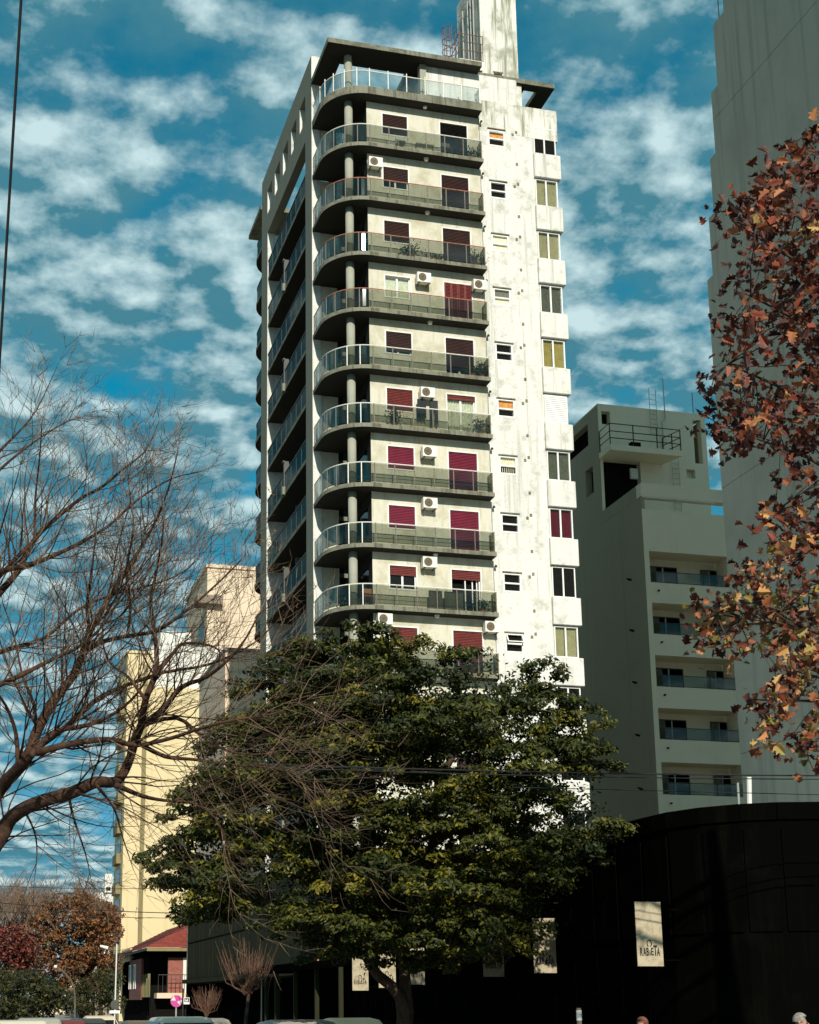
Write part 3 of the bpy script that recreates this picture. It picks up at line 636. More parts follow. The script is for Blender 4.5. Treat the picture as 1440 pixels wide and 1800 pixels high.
# roof beam over the terrace, parapets
MB().box(X0, X1+0.1, Yf-0.01, Yf+0.5, 27.76, 28.47).build('terrace_beam', M_b2, gb)
MB().box(X0, X0+0.25, Yf+0.5, 9.2, 27.76, 28.47).build('terrace_beam', M_b2side, gb)
MB().box(X0+0.3, X1, Yf+2.4, Yf+2.6, 27.0, 27.76).build('terrace_wall', M_b2, gb)
MB().box(X0+0.05, X1-0.6, Yf-0.03, Yf+0.02, 27.68, 27.74).build('light_strip', M_wh2, gb)
for xx in (20.2, 22.1): MB().cyl((xx, Yf+2.3), 0.13, 27.30, 27.42, 10).build('terrace_lamp', M_dark, gb)
# upper block
Yu = 9.2
ub = MB().sheet('y', Yu, 19.0, 25.75, 27.0, 34.9, [(19.22, 19.75, 33.75, 34.55), (24.95, 25.45, 31.9, 34.55), (19.18, 21.46, 28.5, 31.65), (24.35, 24.9, 30.95, 31.5)], 0.45)
u_ = ub.build('upper_block', M_b2, gb)
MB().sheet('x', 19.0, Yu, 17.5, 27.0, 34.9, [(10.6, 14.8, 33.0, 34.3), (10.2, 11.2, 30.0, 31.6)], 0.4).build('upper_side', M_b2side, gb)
MB().box(19.45, 24.0, Yu+0.5, 17, 27, 34.6).build('upper_core', M_dark, gb)
MB().box(24.0, 24.9, Yu+0.46, 17, 27, 34.6).build('upper_core', M_b2, gb)
MB().box(25.5, 25.73, Yu+0.46, 17, 27, 34.6).build('upper_fin', M_b2side, gb)
MB().box(19.0, 25.75, Yu+0.02, 17.5, 34.88, 34.98).build('upper_roof', M_b2, gb)
MB().box(24.38, 24.88, Yu+0.28, Yu+0.33, 30.98, 31.48).build('window_pane', M_wh2, gb)
pf = MB().prism([(18.95, Yu), (18.95, 7.75), (23.35, 7.75), (22.85, Yu)], 31.62, 31.95).build('roof_platform', M_b2, gb)
rl = MB()
for z in (32.35, 32.75, 33.2): rl.tube([(18.98, 9.1, z), (18.98, 7.8, z), (23.3, 7.8, z), (22.9, 9.1, z)], 0.028, 5)
for x, y in ((18.98, 9.1), (18.98, 7.8), (20.4, 7.8), (21.85, 7.8), (23.3, 7.8), (23.1, 8.4), (22.9, 9.1)): rl.tube([(x, y, 31.9), (x, y, 33.2)], 0.032, 5)
rl.build('railing', M_cable, pf)
MB().box(20.45, 21.05, 8.2, 8.5, 32.0, 32.4).build('floodlight', M_dark, pf)
for xa, z0, z1 in ((22.2, 33.3, 36.2), (23.4, 28.6, 32.0)):
    ld = MB()
    for dx in (0, 0.42): ld.tube([(xa+dx, Yu-0.12, z0), (xa+dx, Yu-0.12, z1)], 0.02, 5)
    for i in range(int((z1-z0)/0.3)): ld.tube([(xa, Yu-0.12, z0+0.1+i*0.3), (xa+0.42, Yu-0.12, z0+0.1+i*0.3)], 0.015, 4)
    ld.build('ladder', M_metal, gb)
MB().tube([(22.95, Yu-0.1, 31.95), (22.95, Yu-0.1, 34.2), (23.15, Yu-0.1, 34.4), (23.15, Yu-0.1, 36.9)], 0.035, 6).build('pipe', M_metal, gb)
MB().tube([(25.2, Yu+0.3, 34.9), (25.2, Yu+0.3, 36.4)], 0.02, 5).build('antenna', M_cable, gb)
MB().box(20.8, 21.25, 10.0-0.9, 9.25, 30.6, 31.2).build('lantern', M_wh2, gb)

# ------------------------------------------------------------------ black bar on the corner
BH = 5.5
bar = empty('black_bar', (-1.0, -34, 0.13), 'low black painted bar with rounded corner and hanging panels', 'building')
face = [(14.0, -37.6), (3.5, -37.4), (0.51, -37.03), (-0.25, -36.8), (-0.80, -36.43), (-1.28, -35.8), (-1.55, -35.0), (-1.60, -34.0)]
def wallseg(a, b_, z0, z1, th, name, mat, par, inset=0.0):
    a, b_ = Vector(a), Vector(b_); t = (b_-a).normalized(); n = Vector((-t.y, t.x))
    p = [a+n*inset, b_+n*inset, b_+n*(inset+th), a+n*(inset+th)]
    return MB().prism([(q.x, q.y) for q in p], z0, z1).build(name, mat, par)
pts = face+[(-1.60, -27.0), (-1.60, -19.5), (-1.60, -11.0)]
for i in range(len(pts)-1):
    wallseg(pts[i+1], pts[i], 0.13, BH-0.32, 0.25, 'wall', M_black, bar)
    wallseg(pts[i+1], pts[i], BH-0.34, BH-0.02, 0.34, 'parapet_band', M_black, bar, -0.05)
    a, b_ = Vector(pts[i+1]), Vector(pts[i]); ln = (b_-a).length; t = (b_-a).normalized()
    n_ = max(1, int(ln/1.15))
    for j in range(n_):
        p, q = a+t*(ln*(j+0.06)/n_), a+t*(ln*(j+0.94)/n_)
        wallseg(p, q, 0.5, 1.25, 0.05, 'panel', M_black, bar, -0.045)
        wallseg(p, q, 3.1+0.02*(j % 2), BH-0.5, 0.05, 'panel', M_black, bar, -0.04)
        if i >= 7 or i < 2: wallseg(p, q, 1.35, 3.0, 0.02, 'window_pane', M_bglass, bar, -0.01)
roofp = [(x+0.1, y+0.15) for x, y in pts]+[(14, -11)]
MB().prism([(x, y) for x, y in reversed(roofp)], BH-0.30, BH-0.08).build('roof', M_wh2, bar)  # unseen from the street, made pale to bounce sunlight onto the grey block
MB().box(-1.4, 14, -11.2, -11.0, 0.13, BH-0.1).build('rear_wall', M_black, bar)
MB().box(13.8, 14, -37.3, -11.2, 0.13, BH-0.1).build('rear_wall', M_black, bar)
mp = MB().tube([at(1318, 1425, 33), at(1317, 1366, 33)], 0.055, 8).build('vent_pipe', M_wh2, bar)
MB().tube([at(1300, 1425, 31), at(1297, 1376, 31)], 0.025, 6).build('antenna', M_metal, bar)
# terrace with awning further along
pb = empty('tower_podium', (6, 0, 0), 'dark clad ground floors under the white tower, behind the tree trunk', 'building')
MB().box(-0.05, 11.95, -3.5, 1.38, 0.13, 8.05).build('wall', M_podium, pb)
for i in range(10): MB().box(0.0+i*1.19, 1.15+i*1.19, -3.56, -3.49, 3.3, 7.9).build('cladding_panel', M_podium, pb)
for i in range(4): MB().box(-0.10, -0.04, -3.45+i*1.2, -2.3+i*1.2, 3.3, 7.9).build('cladding_panel', M_podium, pb)
aw = empty('street_awning', (-1.6, -4, 0.13), 'long black awning over the dark shopfront left of the green tree', 'awning')
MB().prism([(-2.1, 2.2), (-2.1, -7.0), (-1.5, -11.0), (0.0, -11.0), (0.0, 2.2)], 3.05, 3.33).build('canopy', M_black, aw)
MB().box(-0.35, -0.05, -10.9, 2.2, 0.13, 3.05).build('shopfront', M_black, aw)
for y in (-10.5, -7, -3.5, 0.0, 2.0): MB().box(-1.75, -1.60, y-0.07, y+0.07, 0.13, 3.05).build('post', M_podium, aw)
for i in range(6): MB().box(-0.40, -0.36, -10.4+i*2.05, -8.7+i*2.05, 0.5, 2.7).build('window_pane', M_bglass, aw)
MB().tube([(-1.9, -8.1, 3.3), (-1.9, -8.1, 4.2)], 0.035, 6).build('beacon_pole', M_orange, aw)
MB().box(-1.95, -1.85, -8.15, -8.05, 4.2, 4.42).build('beacon', M_ac, aw)

# blade signs with the bar's name
def textmesh(body, size, sx, mat, name, extrude=0.004):
    cu_ = bpy.data.curves.new(name, 'FONT'); cu_.body = body; cu_.size = size; cu_.align_x = 'CENTER'; cu_.extrude = extrude; cu_.offset = 0.022*size
    cu_.space_character = 0.92
    ob = bpy.data.objects.new(name, cu_); COL.objects.link(ob)
    dg = bpy.context.evaluated_depsgraph_get(); me = bpy.data.meshes.new_from_object(ob.evaluated_get(dg))
    bpy.data.objects.remove(ob); bpy.data.curves.remove(cu_)
    me.materials.clear(); me.materials.append(mat)
    for v in me.vertices: v.co = (v.co.x*sx, v.co.z, v.co.y)
    return me
SW, SH = 0.54, 1.21
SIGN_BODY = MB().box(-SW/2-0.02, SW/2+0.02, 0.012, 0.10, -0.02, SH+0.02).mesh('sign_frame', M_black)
SIGN_PANEL = MB().box(-SW/2, SW/2, 0.0, 0.014, 0, SH).mesh('sign_panel', M_signp)
RB = {}
letters = [('R', -0.210, 0.195, 0.052, 0.150), ('A', -0.146, 0.195, 0.060, 0.148), ('B', -0.078, 0.197, 0.052, 0.150), ('i', -0.014, 0.198, 0.018, 0.098), ('E', 0.018, 0.205, 0.050, 0.140), ('T', 0.068, 0.200, 0.078, 0.190), ('A', 0.140, 0.194, 0.062, 0.160)]
def fit_letter(c, w_, h):
    me = textmesh(c, 1.0, 1.0, M_ink, 'letter'); xs = [v.co.x for v in me.vertices]; zs = [v.co.z for v in me.vertices]
    for v in me.vertices: v.co.x = (v.co.x-min(xs))/(max(xs)-min(xs))*w_; v.co.z = (v.co.z-min(zs))/(max(zs)-min(zs))*h
    return me
LM = [(fit_letter(c, w_, h), x, z) for c, x, z, w_, h in letters]
hs = MB().tube([(0.042*math.cos(R(a))*1.1-0.012, -0.004, 0.425+0.062*math.sin(R(a))) for a in range(-60, 241, 15)], [0.012]+[0.010]*19+[0.012], 5).mesh('horseshoe', M_ink)
BR_ARM = MB().box(-0.01, 0.02, 0.02, 0.06, 0, 0.03).mesh('bracket_arm', M_black)
SIGNS = ((-2.22, -35.27, 2.50, 'cream bar sign lettered RABiETA on the black corner, the rightmost one'), (-2.22, -30.20, 2.47, 'sun dappled bar sign lettered RABiETA right of the tree foliage'),
         (-2.22, -27.0, 2.44, 'shaded bar sign lettered RABiETA just right of the tree trunk, partly behind leaves'), (-2.22, -20.8, 2.32, 'shaded bar sign lettered RABiETA immediately right of the trunk base'),
         (-2.22, -18.0, 2.26, 'pale bar sign lettered RABiETA behind the leaning tree trunk'), (-2.22, -15.0, 2.20, 'pale bar sign lettered RABiETA left of the leaning tree trunk'))
for x, y, z, lb in SIGNS:
    s = empty('bar_sign', (x, y, z), lb, 'sign', 'bar signs along the black facade')
    inst('sign_frame', SIGN_BODY, s); inst('sign_panel', SIGN_PANEL, s); inst('horseshoe', hs, s, (0, 0, 0))
    for m_, lx, dz in LM: inst('letter', m_, s, (lx, -0.004, dz))
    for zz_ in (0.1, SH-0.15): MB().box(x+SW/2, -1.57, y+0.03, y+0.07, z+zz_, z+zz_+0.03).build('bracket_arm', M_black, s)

# ------------------------------------------------------------------ dark podium, house, pale blocks down the street
pod = empty('dark_podium', (0, 23, 0), 'dark louvred commercial podium beside the small bare street trees', 'building')
MB().box(0.05, 1.9, 1.4, 34.6, 0.13, 8.0).build('wall', M_podium, pod)
for j, (z0, z1) in enumerate(((3.3, 5.5), (5.62, 8.16))):
    for i in range(27):
        y = 2.4+i*1.19
        MB().box(-0.02-0.006*(i % 3), 0.06, y+0.02, y+1.17, z0, z1).build('cladding_panel', M_podium, pod)
for i in range(8): MB().box(-0.06, 0.05, 3.2+i*4.0, 6.6+i*4.0, 0.5, 2.9).build('window_pane', M_bglass, pod)
MB().box(-0.35, 0.06, 2.4, 34.6, 3.0, 3.25).build('fascia', M_podium, pod)
MB().box(-0.05, 0.35, 34.55, 34.75, 0.13, 8.3).build('corner_trim', M_conc, pod)

gbk = empty('brown_block', (4, 36, 0), 'shaded grey brown wall just left of the tower behind the branches', 'building')
MB().box(2.4, 14, 35.0, 46, 0, 25.7).build('wall', plaster('taupe_render', (0.80, 0.60, 0.44), (0.58, 0.42, 0.31), 0.5, 0.5, (2, 2, 0.1), 0.3), gbk); MB().box(2.3, 14.1, 34.9, 46.1, 25.7, 25.95).build('parapet', M_greyb, gbk)
MB().box(3.0, 3.9, 34.96, 35.02, 19.5, 21.0).build('window_pane', M_wglass, gbk)

ca = empty('cream_block', (4, 76, 0), 'tall sunlit cream party wall with brown pipe chase behind the bare branches', 'building')
MB().box(0.0, 2.3, 74, 81.5, 0, 34.7).build('wall', M_yellow, ca); MB().box(2.3, 12.5, 74.01, 86, 0, 31.5).build('wall', M_yellow, ca)
MB().box(2.3, 6.4, 74.5, 85, 31.5, 35.7).build('upper_wall', M_wh2, ca); MB().box(3.4, 6.4, 76, 84, 35.7, 37.6).build('tank_room', M_wh2, ca)
MB().box(6.4, 9.9, 74.5, 85, 31.5, 35.8).build('upper_wall', M_wh2, ca)
MB().box(1.55, 1.95, 73.8, 74.02, 3, 33.6).build('pipe_chase', M_olive, ca)
for i in range(11):
    z = 3.2+i*2.85
    MB().box(-0.45, 0.0, 75.5, 79, z, z+0.95).build('balcony', M_olive, ca); MB().box(-0.05, 0.02, 75.8, 79.6, z+1.1, z+2.4).build('window_pane', M_wglass, ca)
    if i % 3 == 0: MB().box(5.0, 5.3, 73.97, 74.02, z+1.2, z+1.32).build('vent', M_conc, ca)
MB().box(-0.15, 2.35, 73.85, 81.6, 34.7, 34.95).build('cornice', M_yellow, ca)
cb = empty('pale_tower', (14, 100, 0), 'pale pink tower rising behind the cream wall, left of the main tower', 'building')
MB().box(11.2, 24, 95, 110, 0, 50.4).build('wall', M_pinkc, cb); MB().box(11.0, 24.2, 94.8, 110, 50.4, 50.8).build('cornice', M_pinkc, cb)
MB().box(9.9, 12.9, 94.0, 96.5, 45.9, 46.9).build('balcony', M_greyb, cb)
for i in range(4): MB().box(11.15, 11.22, 97, 100, 33+i*3.2, 35+i*3.2).build('window_pane', M_wglass, cb)

# house with the tiled roof
ho = empty('brick_house', (1, 55, 0), 'two storey brick house with red tiled roof and upstairs balcony', 'house')
Yh = 52.7
MB().box(0.0, 0.2, 58.5, 72, 2.0, 5.3).build('side_wall', M_brick, ho); MB().box(0.0, 0.2, 66.5, 73, 2.0, 6.4).build('side_bay', M_yellow, ho)
MB().box(0.25, 8, 56.0, 72, 0.13, 5.6).build('wall', M_dark, ho)
for y in (62.0, 65.2):
    q = ring(-1.1, 0, 2.9, 4.7, 0.1, 0, 1).mesh('x')  # frame profile reused below
    bpy.data.meshes.remove(q)
    wo = MB().box(-0.06, 0.02, y, y+0.16, 2.9, 4.8).box(-0.06, 0.02, y+1.3, y+1.46, 2.9, 4.8).box(-0.06, 0.02, y, y+1.46, 4.8, 4.95).build('window', M_ac, ho)
    MB().box(-0.02, 0.03, y+0.16, y+1.3, 2.9, 4.8).build('window_pane', M_wglass, wo)
MB().box(1.35, 2.5, Yh, Yh+0.25, 2.5, 5.2).build('brick_pier', M_brick, ho)
MB().box(2.52, 2.85, Yh-0.05, Yh+0.25, 2.5, 5.2).build('white_trim', M_wh2, ho)
MB().box(0.05, 6.5, Yh+0.3, Yh+0.5, 0.13, 2.1).build('front_wall', M_dark, ho); MB().box(2.85, 6.5, Yh+0.1, Yh+0.4, 2.5, 5.2).build('front_wall', M_brick, ho)
bs = MB().box(0.34, 6.5, Yh-1.2, Yh+0.4, 2.10, 2.50).build('balcony_slab', M_pinkc, ho)
rl = MB().tube([(0.45, Yh-1.1, 3.87), (2.4, Yh-1.1, 3.87), (6.4, Yh-1.1, 3.87)], 0.03, 5).tube([(2.35, Yh-1.1, 3.5), (1.3, Yh-1.1, 3.5)], 0.025, 5)
for i in range(18): rl.tube([(0.45+i*0.34, Yh-1.1, 2.5), (0.45+i*0.34, Yh-1.1, 3.87)], 0.018, 4)
rl.build('railing', M_rail_d, ho)
for i in range(6): MB().box(-0.02, 0.06, 53.4+i*0.85, 53.5+i*0.85, 2.2, 4.0).build('screen_slat', M_olive, ho)
MB().box(0.03, 0.05, 53.2, 58.3, 2.2, 3.6).build('screen', simple('screen_cloth', (0.10, 0.13, 0.03), 0.8), ho)
# hipped roof in tile courses
eave = 5.95; N_C = 14
for i in range(N_C):
    t0, t1 = i/N_C, (i+1)/N_C
    def P(t): return (-0.55+t*4.6, Yh-1.3+t*5.0, eave+t*2.35)
    (xa, ya, za), (xb, yb, zb) = P(t0), P(t1)
    m = MB().add([(xa, ya, za+0.05), (9, ya, za+0.05), (9, yb, zb), (xb, yb, zb), (xa, ya, za), (9, ya, za), (9, yb, zb-0.06), (xb, yb, zb-0.06)],
                 ((0, 1, 2, 3), (7, 6, 5, 4), (4, 5, 1, 0), (6, 7, 3, 2), (7, 4, 0, 3), (5, 6, 2, 1)))
    m.build('tile_course', M_tile, ho)
    m = MB().add([(xa, ya, za+0.045), (xb, yb, zb-0.005), (xb, 74-t1*3, zb-0.005), (xa, 74-t0*3, za+0.045), (xa, ya, za-0.01), (xb, yb, zb-0.07), (xb, 74-t1*3, zb-0.07), (xa, 74-t0*3, za-0.01)],
                 ((0, 1, 2, 3), (7, 6, 5, 4), (4, 5, 1, 0), (6, 7, 3, 2), (7, 4, 0, 3), (5, 6, 2, 1)))
    m.build('tile_course', M_tile, ho)
MB().box(-0.5, 9, Yh-1.22, Yh-1.1, eave-0.28, eave-0.02).build('fascia_board', M_olive, ho); MB().box(-0.5, -0.40, Yh-1.1, 73.6, eave-0.22, eave-0.02).build('fascia_board', M_rail_d, ho)
MB().box(-0.38, 9, Yh-1.08, 73, eave-0.12, eave-0.03).build('soffit', M_dark, ho)

# houses and blocks at the end of the street
fb = empty('far_block', (11, 190, 0), 'small white block with rooftop tank and gridded window far down the street', 'building')
MB().box(7.4, 22, 190, 200, 0, 17.6).build('wall', M_wh2, fb); MB().box(8.3, 20, 191, 199, 17.6, 20.3).build('upper_wall', M_wh2, fb); MB().box(10.1, 11.4, 190.5, 192, 20.3, 23.5).build('tank', M_wh2, fb)
wo = ring(8.4, 10.8, 15.0, 17.0, 0.16, 189.85, 190.0).build('window', M_alu, fb)
for i in range(1, 3): MB().box(8.4+i*0.8-0.06, 8.4+i*0.8+0.06, 189.86, 190, 15.1, 16.9).build('mullion', M_alu, wo)
MB().box(8.5, 10.7, 189.93, 190.02, 15.1, 16.9).build('window_pane', M_wglass, wo)
MB().box(10.3, 11.1, 190.42, 190.52, 20.6, 21.2).build('tank_opening', M_dark, fb)
fh = empty('far_house', (2, 105, 0), 'dark pitched house front beyond the brick house with overhanging box', 'house')
MB().box(-1.0, 9, 96, 125, 0.13, 6.4).build('wall', M_greyb, fh)
MB().prism([(-1.6, 95.5), (9.5, 95.5), (9.5, 126), (-1.6, 126)], 6.4, 6.7).build('roof', M_tile, fh)
for y in (98, 101, 104): MB().box(-1.06, -0.98, y, y+1.2, 3.4, 5.4).build('window', M_ac, fh)
MB().box(-3.2, -1.0, 96.5, 101.5, 3.0, 4.6).build('bay_box', M_wh2, fh)
fw = empty('far_wall_house', (-6, 150, 0), 'pale low house glimpsed between the tree trunks far down the street', 'house')
MB().box(-3.0, 8, 150, 160, 0.13, 4.2).build('wall', M_pinkc, fw); MB().box(-3.3, 8.2, 149.6, 160.2, 4.2, 4.5).build('roof', M_tile, fw)
for x in (-2.3, 0.5, 3.0): MB().box(x, x+1.4, 149.95, 150.02, 0.6, 2.6).build('window', M_wglass, fw)

# ------------------------------------------------------------------ foliage helpers
def poly_inside(pts, x, y):
    c = False; n = len(pts); j = n-1
    for i in range(n):
        xi, yi = pts[i]; xj, yj = pts[j]
        if (yi > y) != (yj > y) and x < (xj-xi)*(y-yi)/(yj-yi)+xi: c = not c
        j = i
    return c
def leaf_cloud(name, centers, normals, sizes, shape, mat, parent, seed, spread=0.7, fold=0.25, rv=None):
    """many small folded leaves as one mesh; shape = list of (u,v) outline points, u along the leaf"""
    g = np.random.default_rng(seed); n = len(centers)
    C = np.asarray(centers, float); Nn = np.asarray(normals, float)+g.normal(0, spread, (n, 3)); Nn /= np.linalg.norm(Nn, axis=1, keepdims=True)
    A = g.normal(0, 1, (n, 3)); A -= Nn*np.sum(A*Nn, 1, keepdims=True); A /= np.linalg.norm(A, axis=1, keepdims=True); B = np.cross(Nn, A)
    sh = np.array(shape); k = len(sh); sz = np.asarray(sizes)[:, None]
    V = np.empty((n, k, 3))
    for j in range(k):
        u, v = sh[j]; V[:, j] = C+A*u*sz+B*v*sz+Nn*(abs(v)*fold-0.18*u*u)*sz
    V = V.reshape(-1, 3); off = np.array(parent.location) if parent else 0
    me = bpy.data.meshes.new(name); nv = n*k
    me.vertices.add(nv); me.vertices.foreach_set('co', (V-off).ravel().astype(np.float32))
    # the outline is a closed fan around point 0 .. split in two halves along the midrib
    h = k//2; faces = [list(range(0, h+1)), [0]+list(range(h, k))]
    L_ = sum(len(f) for f in faces); idx = np.concatenate([np.array(f) for f in faces])
    me.loops.add(n*L_); me.loops.foreach_set('vertex_index', (idx[None, :]+np.arange(n)[:, None]*k).ravel().astype(np.int32))
    tot = np.array([len(f) for f in faces]); st = np.array([0, len(faces[0])])
    me.polygons.add(n*2); me.polygons.foreach_set('loop_start', (st[None, :]+np.arange(n)[:, None]*L_).ravel().astype(np.int32))
    at_ = me.attributes.new('rnd', 'FLOAT', 'POINT'); at_.data.foreach_set('value', np.repeat(g.random(n) if rv is None else rv, k).astype(np.float32))
    me.materials.append(mat); me.update(calc_edges=True); me.validate()
    o = inst(name, me, parent); o['kind'] = 'stuff'; return o
OVAL = [(-0.5, 0), (-0.15, 0.20), (0.2, 0.19), (0.5, 0), (0.2, -0.19), (-0.15, -0.20)]

# ------------------------------------------------------------------ evergreen street tree
ev = empty('evergreen_tree', (-5.95, -31.0, 0.13), 'large dark evergreen street tree in front of the white tower', 'tree')
EVP = [(470,1215),(500,1155),(560,1135),(600,1150),(640,1108),(690,1112),(725,1150),(790,1150),(870,1145),(885,1190),(905,1200),(930,1160),(962,1172),(948,1205),(985,1215),(1008,1245),(1020,1290),(1050,1340),(1065,1365),(1080,1410),(1065,1450),(1050,1490),(1005,1515),(975,1545),(940,1590),(925,1622),(895,1655),(835,1705),(770,1715),(715,1700),(660,1688),(600,1690),(540,1658),(480,1640),(420,1605),(350,1640),(335,1575),(290,1592),(250,1560),(262,1528),(300,1500),(330,1480),(350,1420),(340,1385),(400,1290),(440,1245)]
M_ever = leafmat('evergreen_leaves', [(0.0, (0.013, 0.019, 0.005)), (0.45, (0.032, 0.041, 0.007)), (0.8, (0.080, 0.080, 0.009)), (1.0, (0.18, 0.148, 0.014))], 0.10, 'rnd', 0.5, 0.22)
rg = np.random.default_rng(11)
HOLES = ((490, 1530, 26, 16), (455, 1440, 24, 16), (500, 1455, 18, 14), (1012, 1385, 22, 14), (962, 1432, 24, 16), (680, 1565, 16, 9), (470, 1640, 20, 20), (905, 1180, 16, 14), (600, 1165, 14, 10))
boughs = []; tries = 0
while len(boughs) < 235 and tries < 30000:
    tries += 1
    px, py = rg.uniform(240, 1085), rg.uniform(1105, 1705)
    if not poly_inside(EVP, px, py) or any(((px-a)/(ra+18))**2+((py-b_)/(rb_+12))**2 < 1 for a, b_, ra, rb_ in HOLES): continue
    if any(abs(px-q[0])/1.35+abs(py-q[1]) < 25 for q in boughs): continue
    e = min(1, 0.15+1.1*math.sqrt(max(0, 1-((px-690)/420)**2))*math.sqrt(max(0, 1-((py-1420)/330)**2)))
    boughs.append((px, py, 30.5-3.6*e*rg.uniform(0.35, 1.0), 1.0))
    if rg.random() < 0.35: boughs.append((px+rg.uniform(-20, 20), py+rg.uniform(-10, 10), 30.5+3.4*e*rg.uniform(0.1, 1), 1.0))
cen, nor, siz = [], [], []
tone = []
for px, py, d, _ in boughs:
    bt_ = rg.normal(0, 0.16)
    c = np.array(at(px, py, d)); Rb = rg.uniform(0.42, 0.78); nsub = int(9+Rb*9)
    for q in range(nsub):
        a = rg.uniform(0, 6.283); rr_ = Rb*math.sqrt(rg.random()); h_ = 0.42*Rb*(1-(rr_/Rb)**2)-0.10*Rb
        p0 = c+np.array([math.cos(a)*rr_*1.25, math.sin(a)*rr_, h_+rg.normal(0, 0.05)])
        out_ = np.array([math.cos(a)*rr_/Rb*0.7, math.sin(a)*rr_/Rb*0.7-0.25, 0.75])
        n = int(rg.integers(38, 64)); dr = rg.normal(0, 1, (n, 3)); dr /= np.linalg.norm(dr, axis=1, keepdims=True)
        P_ = p0+dr*np.array([0.20, 0.20, 0.095])*(0.5+0.6*rg.random((n, 1)))
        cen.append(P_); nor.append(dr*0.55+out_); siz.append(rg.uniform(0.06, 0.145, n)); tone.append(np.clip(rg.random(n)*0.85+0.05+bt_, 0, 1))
# inner leaves that close the crown; their darker tones paint the shade in
n_in = 0
while n_in < 520:
    px, py = rg.uniform(330, 1040), rg.uniform(1150, 1660)
    if not poly_inside(EVP, px, py) or not poly_inside(EVP, px+28, py-28) or not poly_inside(EVP, px-28, py+20) or any(((px-a)/ra)**2+((py-b_)/rb_)**2 < 1.3 for a, b_, ra, rb_ in HOLES): continue
    n_in += 1; c = np.array(at(px, py, 30.8+rg.uniform(-0.8, 1.2))); n = 60
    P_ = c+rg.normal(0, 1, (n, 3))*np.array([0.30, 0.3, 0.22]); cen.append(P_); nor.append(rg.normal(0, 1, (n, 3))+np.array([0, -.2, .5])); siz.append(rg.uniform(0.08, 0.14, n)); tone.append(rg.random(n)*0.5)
cen = np.concatenate(cen); nor = np.concatenate(nor); siz = np.concatenate(siz)
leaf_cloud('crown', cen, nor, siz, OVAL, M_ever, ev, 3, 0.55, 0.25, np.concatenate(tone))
base = Vector((-5.95, -31.0, 0.0))
tk = MB()
def pxline(l, d0): return [at(x, y, d0+dd) for x, y, dd in l]
trunk1 = [base+Vector((0, 0, 0.1)), at(712, 1790, 30.3)]+pxline([(705, 1755, 0), (690, 1735, -0.1), (665, 1715, -0.2), (650, 1695, -0.2), (640, 1650, 0), (655, 1580, 0.2), (640, 1480, 0.2), (655, 1380, 0.2)], 30.3)
tk.tube(trunk1, [0.22, 0.17, 0.13, 0.12, 0.115, 0.11, 0.11, 0.10, 0.08, 0.05], 10)
trunk2 = [base+Vector((0.1, 0.15, 0.1)), at(716, 1780, 30.5)]+pxline([(712, 1720, 0.2), (712, 1660, 0.3), (735, 1580, 0.4), (760, 1480, 0.4), (770, 1350, 0.4)], 30.3)
tk.tube(trunk2, [0.18, 0.14, 0.12, 0.11, 0.10, 0.08, 0.05], 10)
for s_, e_ in (((655, 1580), (480, 1520)), ((640, 1480), (520, 1330)), ((735, 1580), (900, 1480)), ((760, 1480), (950, 1340)), ((770, 1380), (840, 1210)), ((655, 1400), (620, 1200)), ((650, 1600), (400, 1560)), ((720, 1620), (870, 1590)), ((640, 1660), (560, 1600))):
    a, b_ = Vector(at(*s_, 30.5)), Vector(at(*e_, 30.5+rnd.uniform(-2, 2))); md = (a+b_)/2+Vector((0, 0, -0.25))
    tk.tube([a, a.lerp(md, 0.5)+Vector((0, 0, 0.05)), md, md.lerp(b_, 0.5), b_], [0.09, 0.075, 0.06, 0.045, 0.02], 7)
tk.build('trunk', M_bark2, ev, smooth=True)

# ------------------------------------------------------------------ autumn plane tree at the right edge
pl = empty('plane_tree', (-2.0, -46.0, 0.0), 'autumn plane tree with russet lobed leaves reaching in from the right', 'tree')
PLP = [(1440,205),(1425,235),(1395,252),(1368,268),(1385,300),(1345,285),(1310,300),(1300,345),(1255,372),(1262,388),(1300,392),(1285,430),(1305,455),(1345,460),(1322,490),(1285,478),(1290,510),(1330,525),(1290,545),(1265,600),(1290,640),(1240,660),(1238,740),(1260,770),(1290,795),(1350,765),(1362,830),(1392,850),(1404,880),(1345,898),(1338,950),(1290,975),(1262,975),(1300,1010),(1290,1040),(1215,1072),(1215,1140),(1245,1155),(1330,1150),(1335,1170),(1300,1225),(1302,1245),(1360,1262),(1330,1292),(1345,1310),(1400,1325),(1425,1350),(1440,1365),(1640,1390),(1700,800),(1600,180)]
leafpts = [(-0.50, 0.0), (-0.42, 0.16), (-0.30, 0.42), (-0.12, 0.24), (0.08, 0.50), (0.12, 0.20), (0.30, 0.22), (0.52, 0.0), (0.30, -0.22), (0.12, -0.20), (0.08, -0.50), (-0.12, -0.24), (-0.30, -0.42), (-0.42, -0.16)]
AUT = [(0.0, (0.030, 0.010, 0.008)), (0.30, (0.085, 0.022, 0.014)), (0.52, (0.22, 0.060, 0.030)), (0.70, (0.40, 0.15, 0.065)), (0.84, (0.52, 0.28, 0.12)), (0.94, (0.26, 0.21, 0.04)), (1.0, (0.10, 0.11, 0.03))]
M_plane = leafmat('plane_leaves', AUT, 0.22, 'rnd', 0.55, 0.3); M_plane1 = leafmat('plane_leaf_gold', [(0.0, (0.10, 0.030, 0.015)), (0.35, (0.36, 0.12, 0.045)), (0.6, (0.55, 0.26, 0.09)), (0.85, (0.60, 0.38, 0.15)), (1.0, (0.22, 0.20, 0.04))], 0.22, None, 0.55, 0.3)
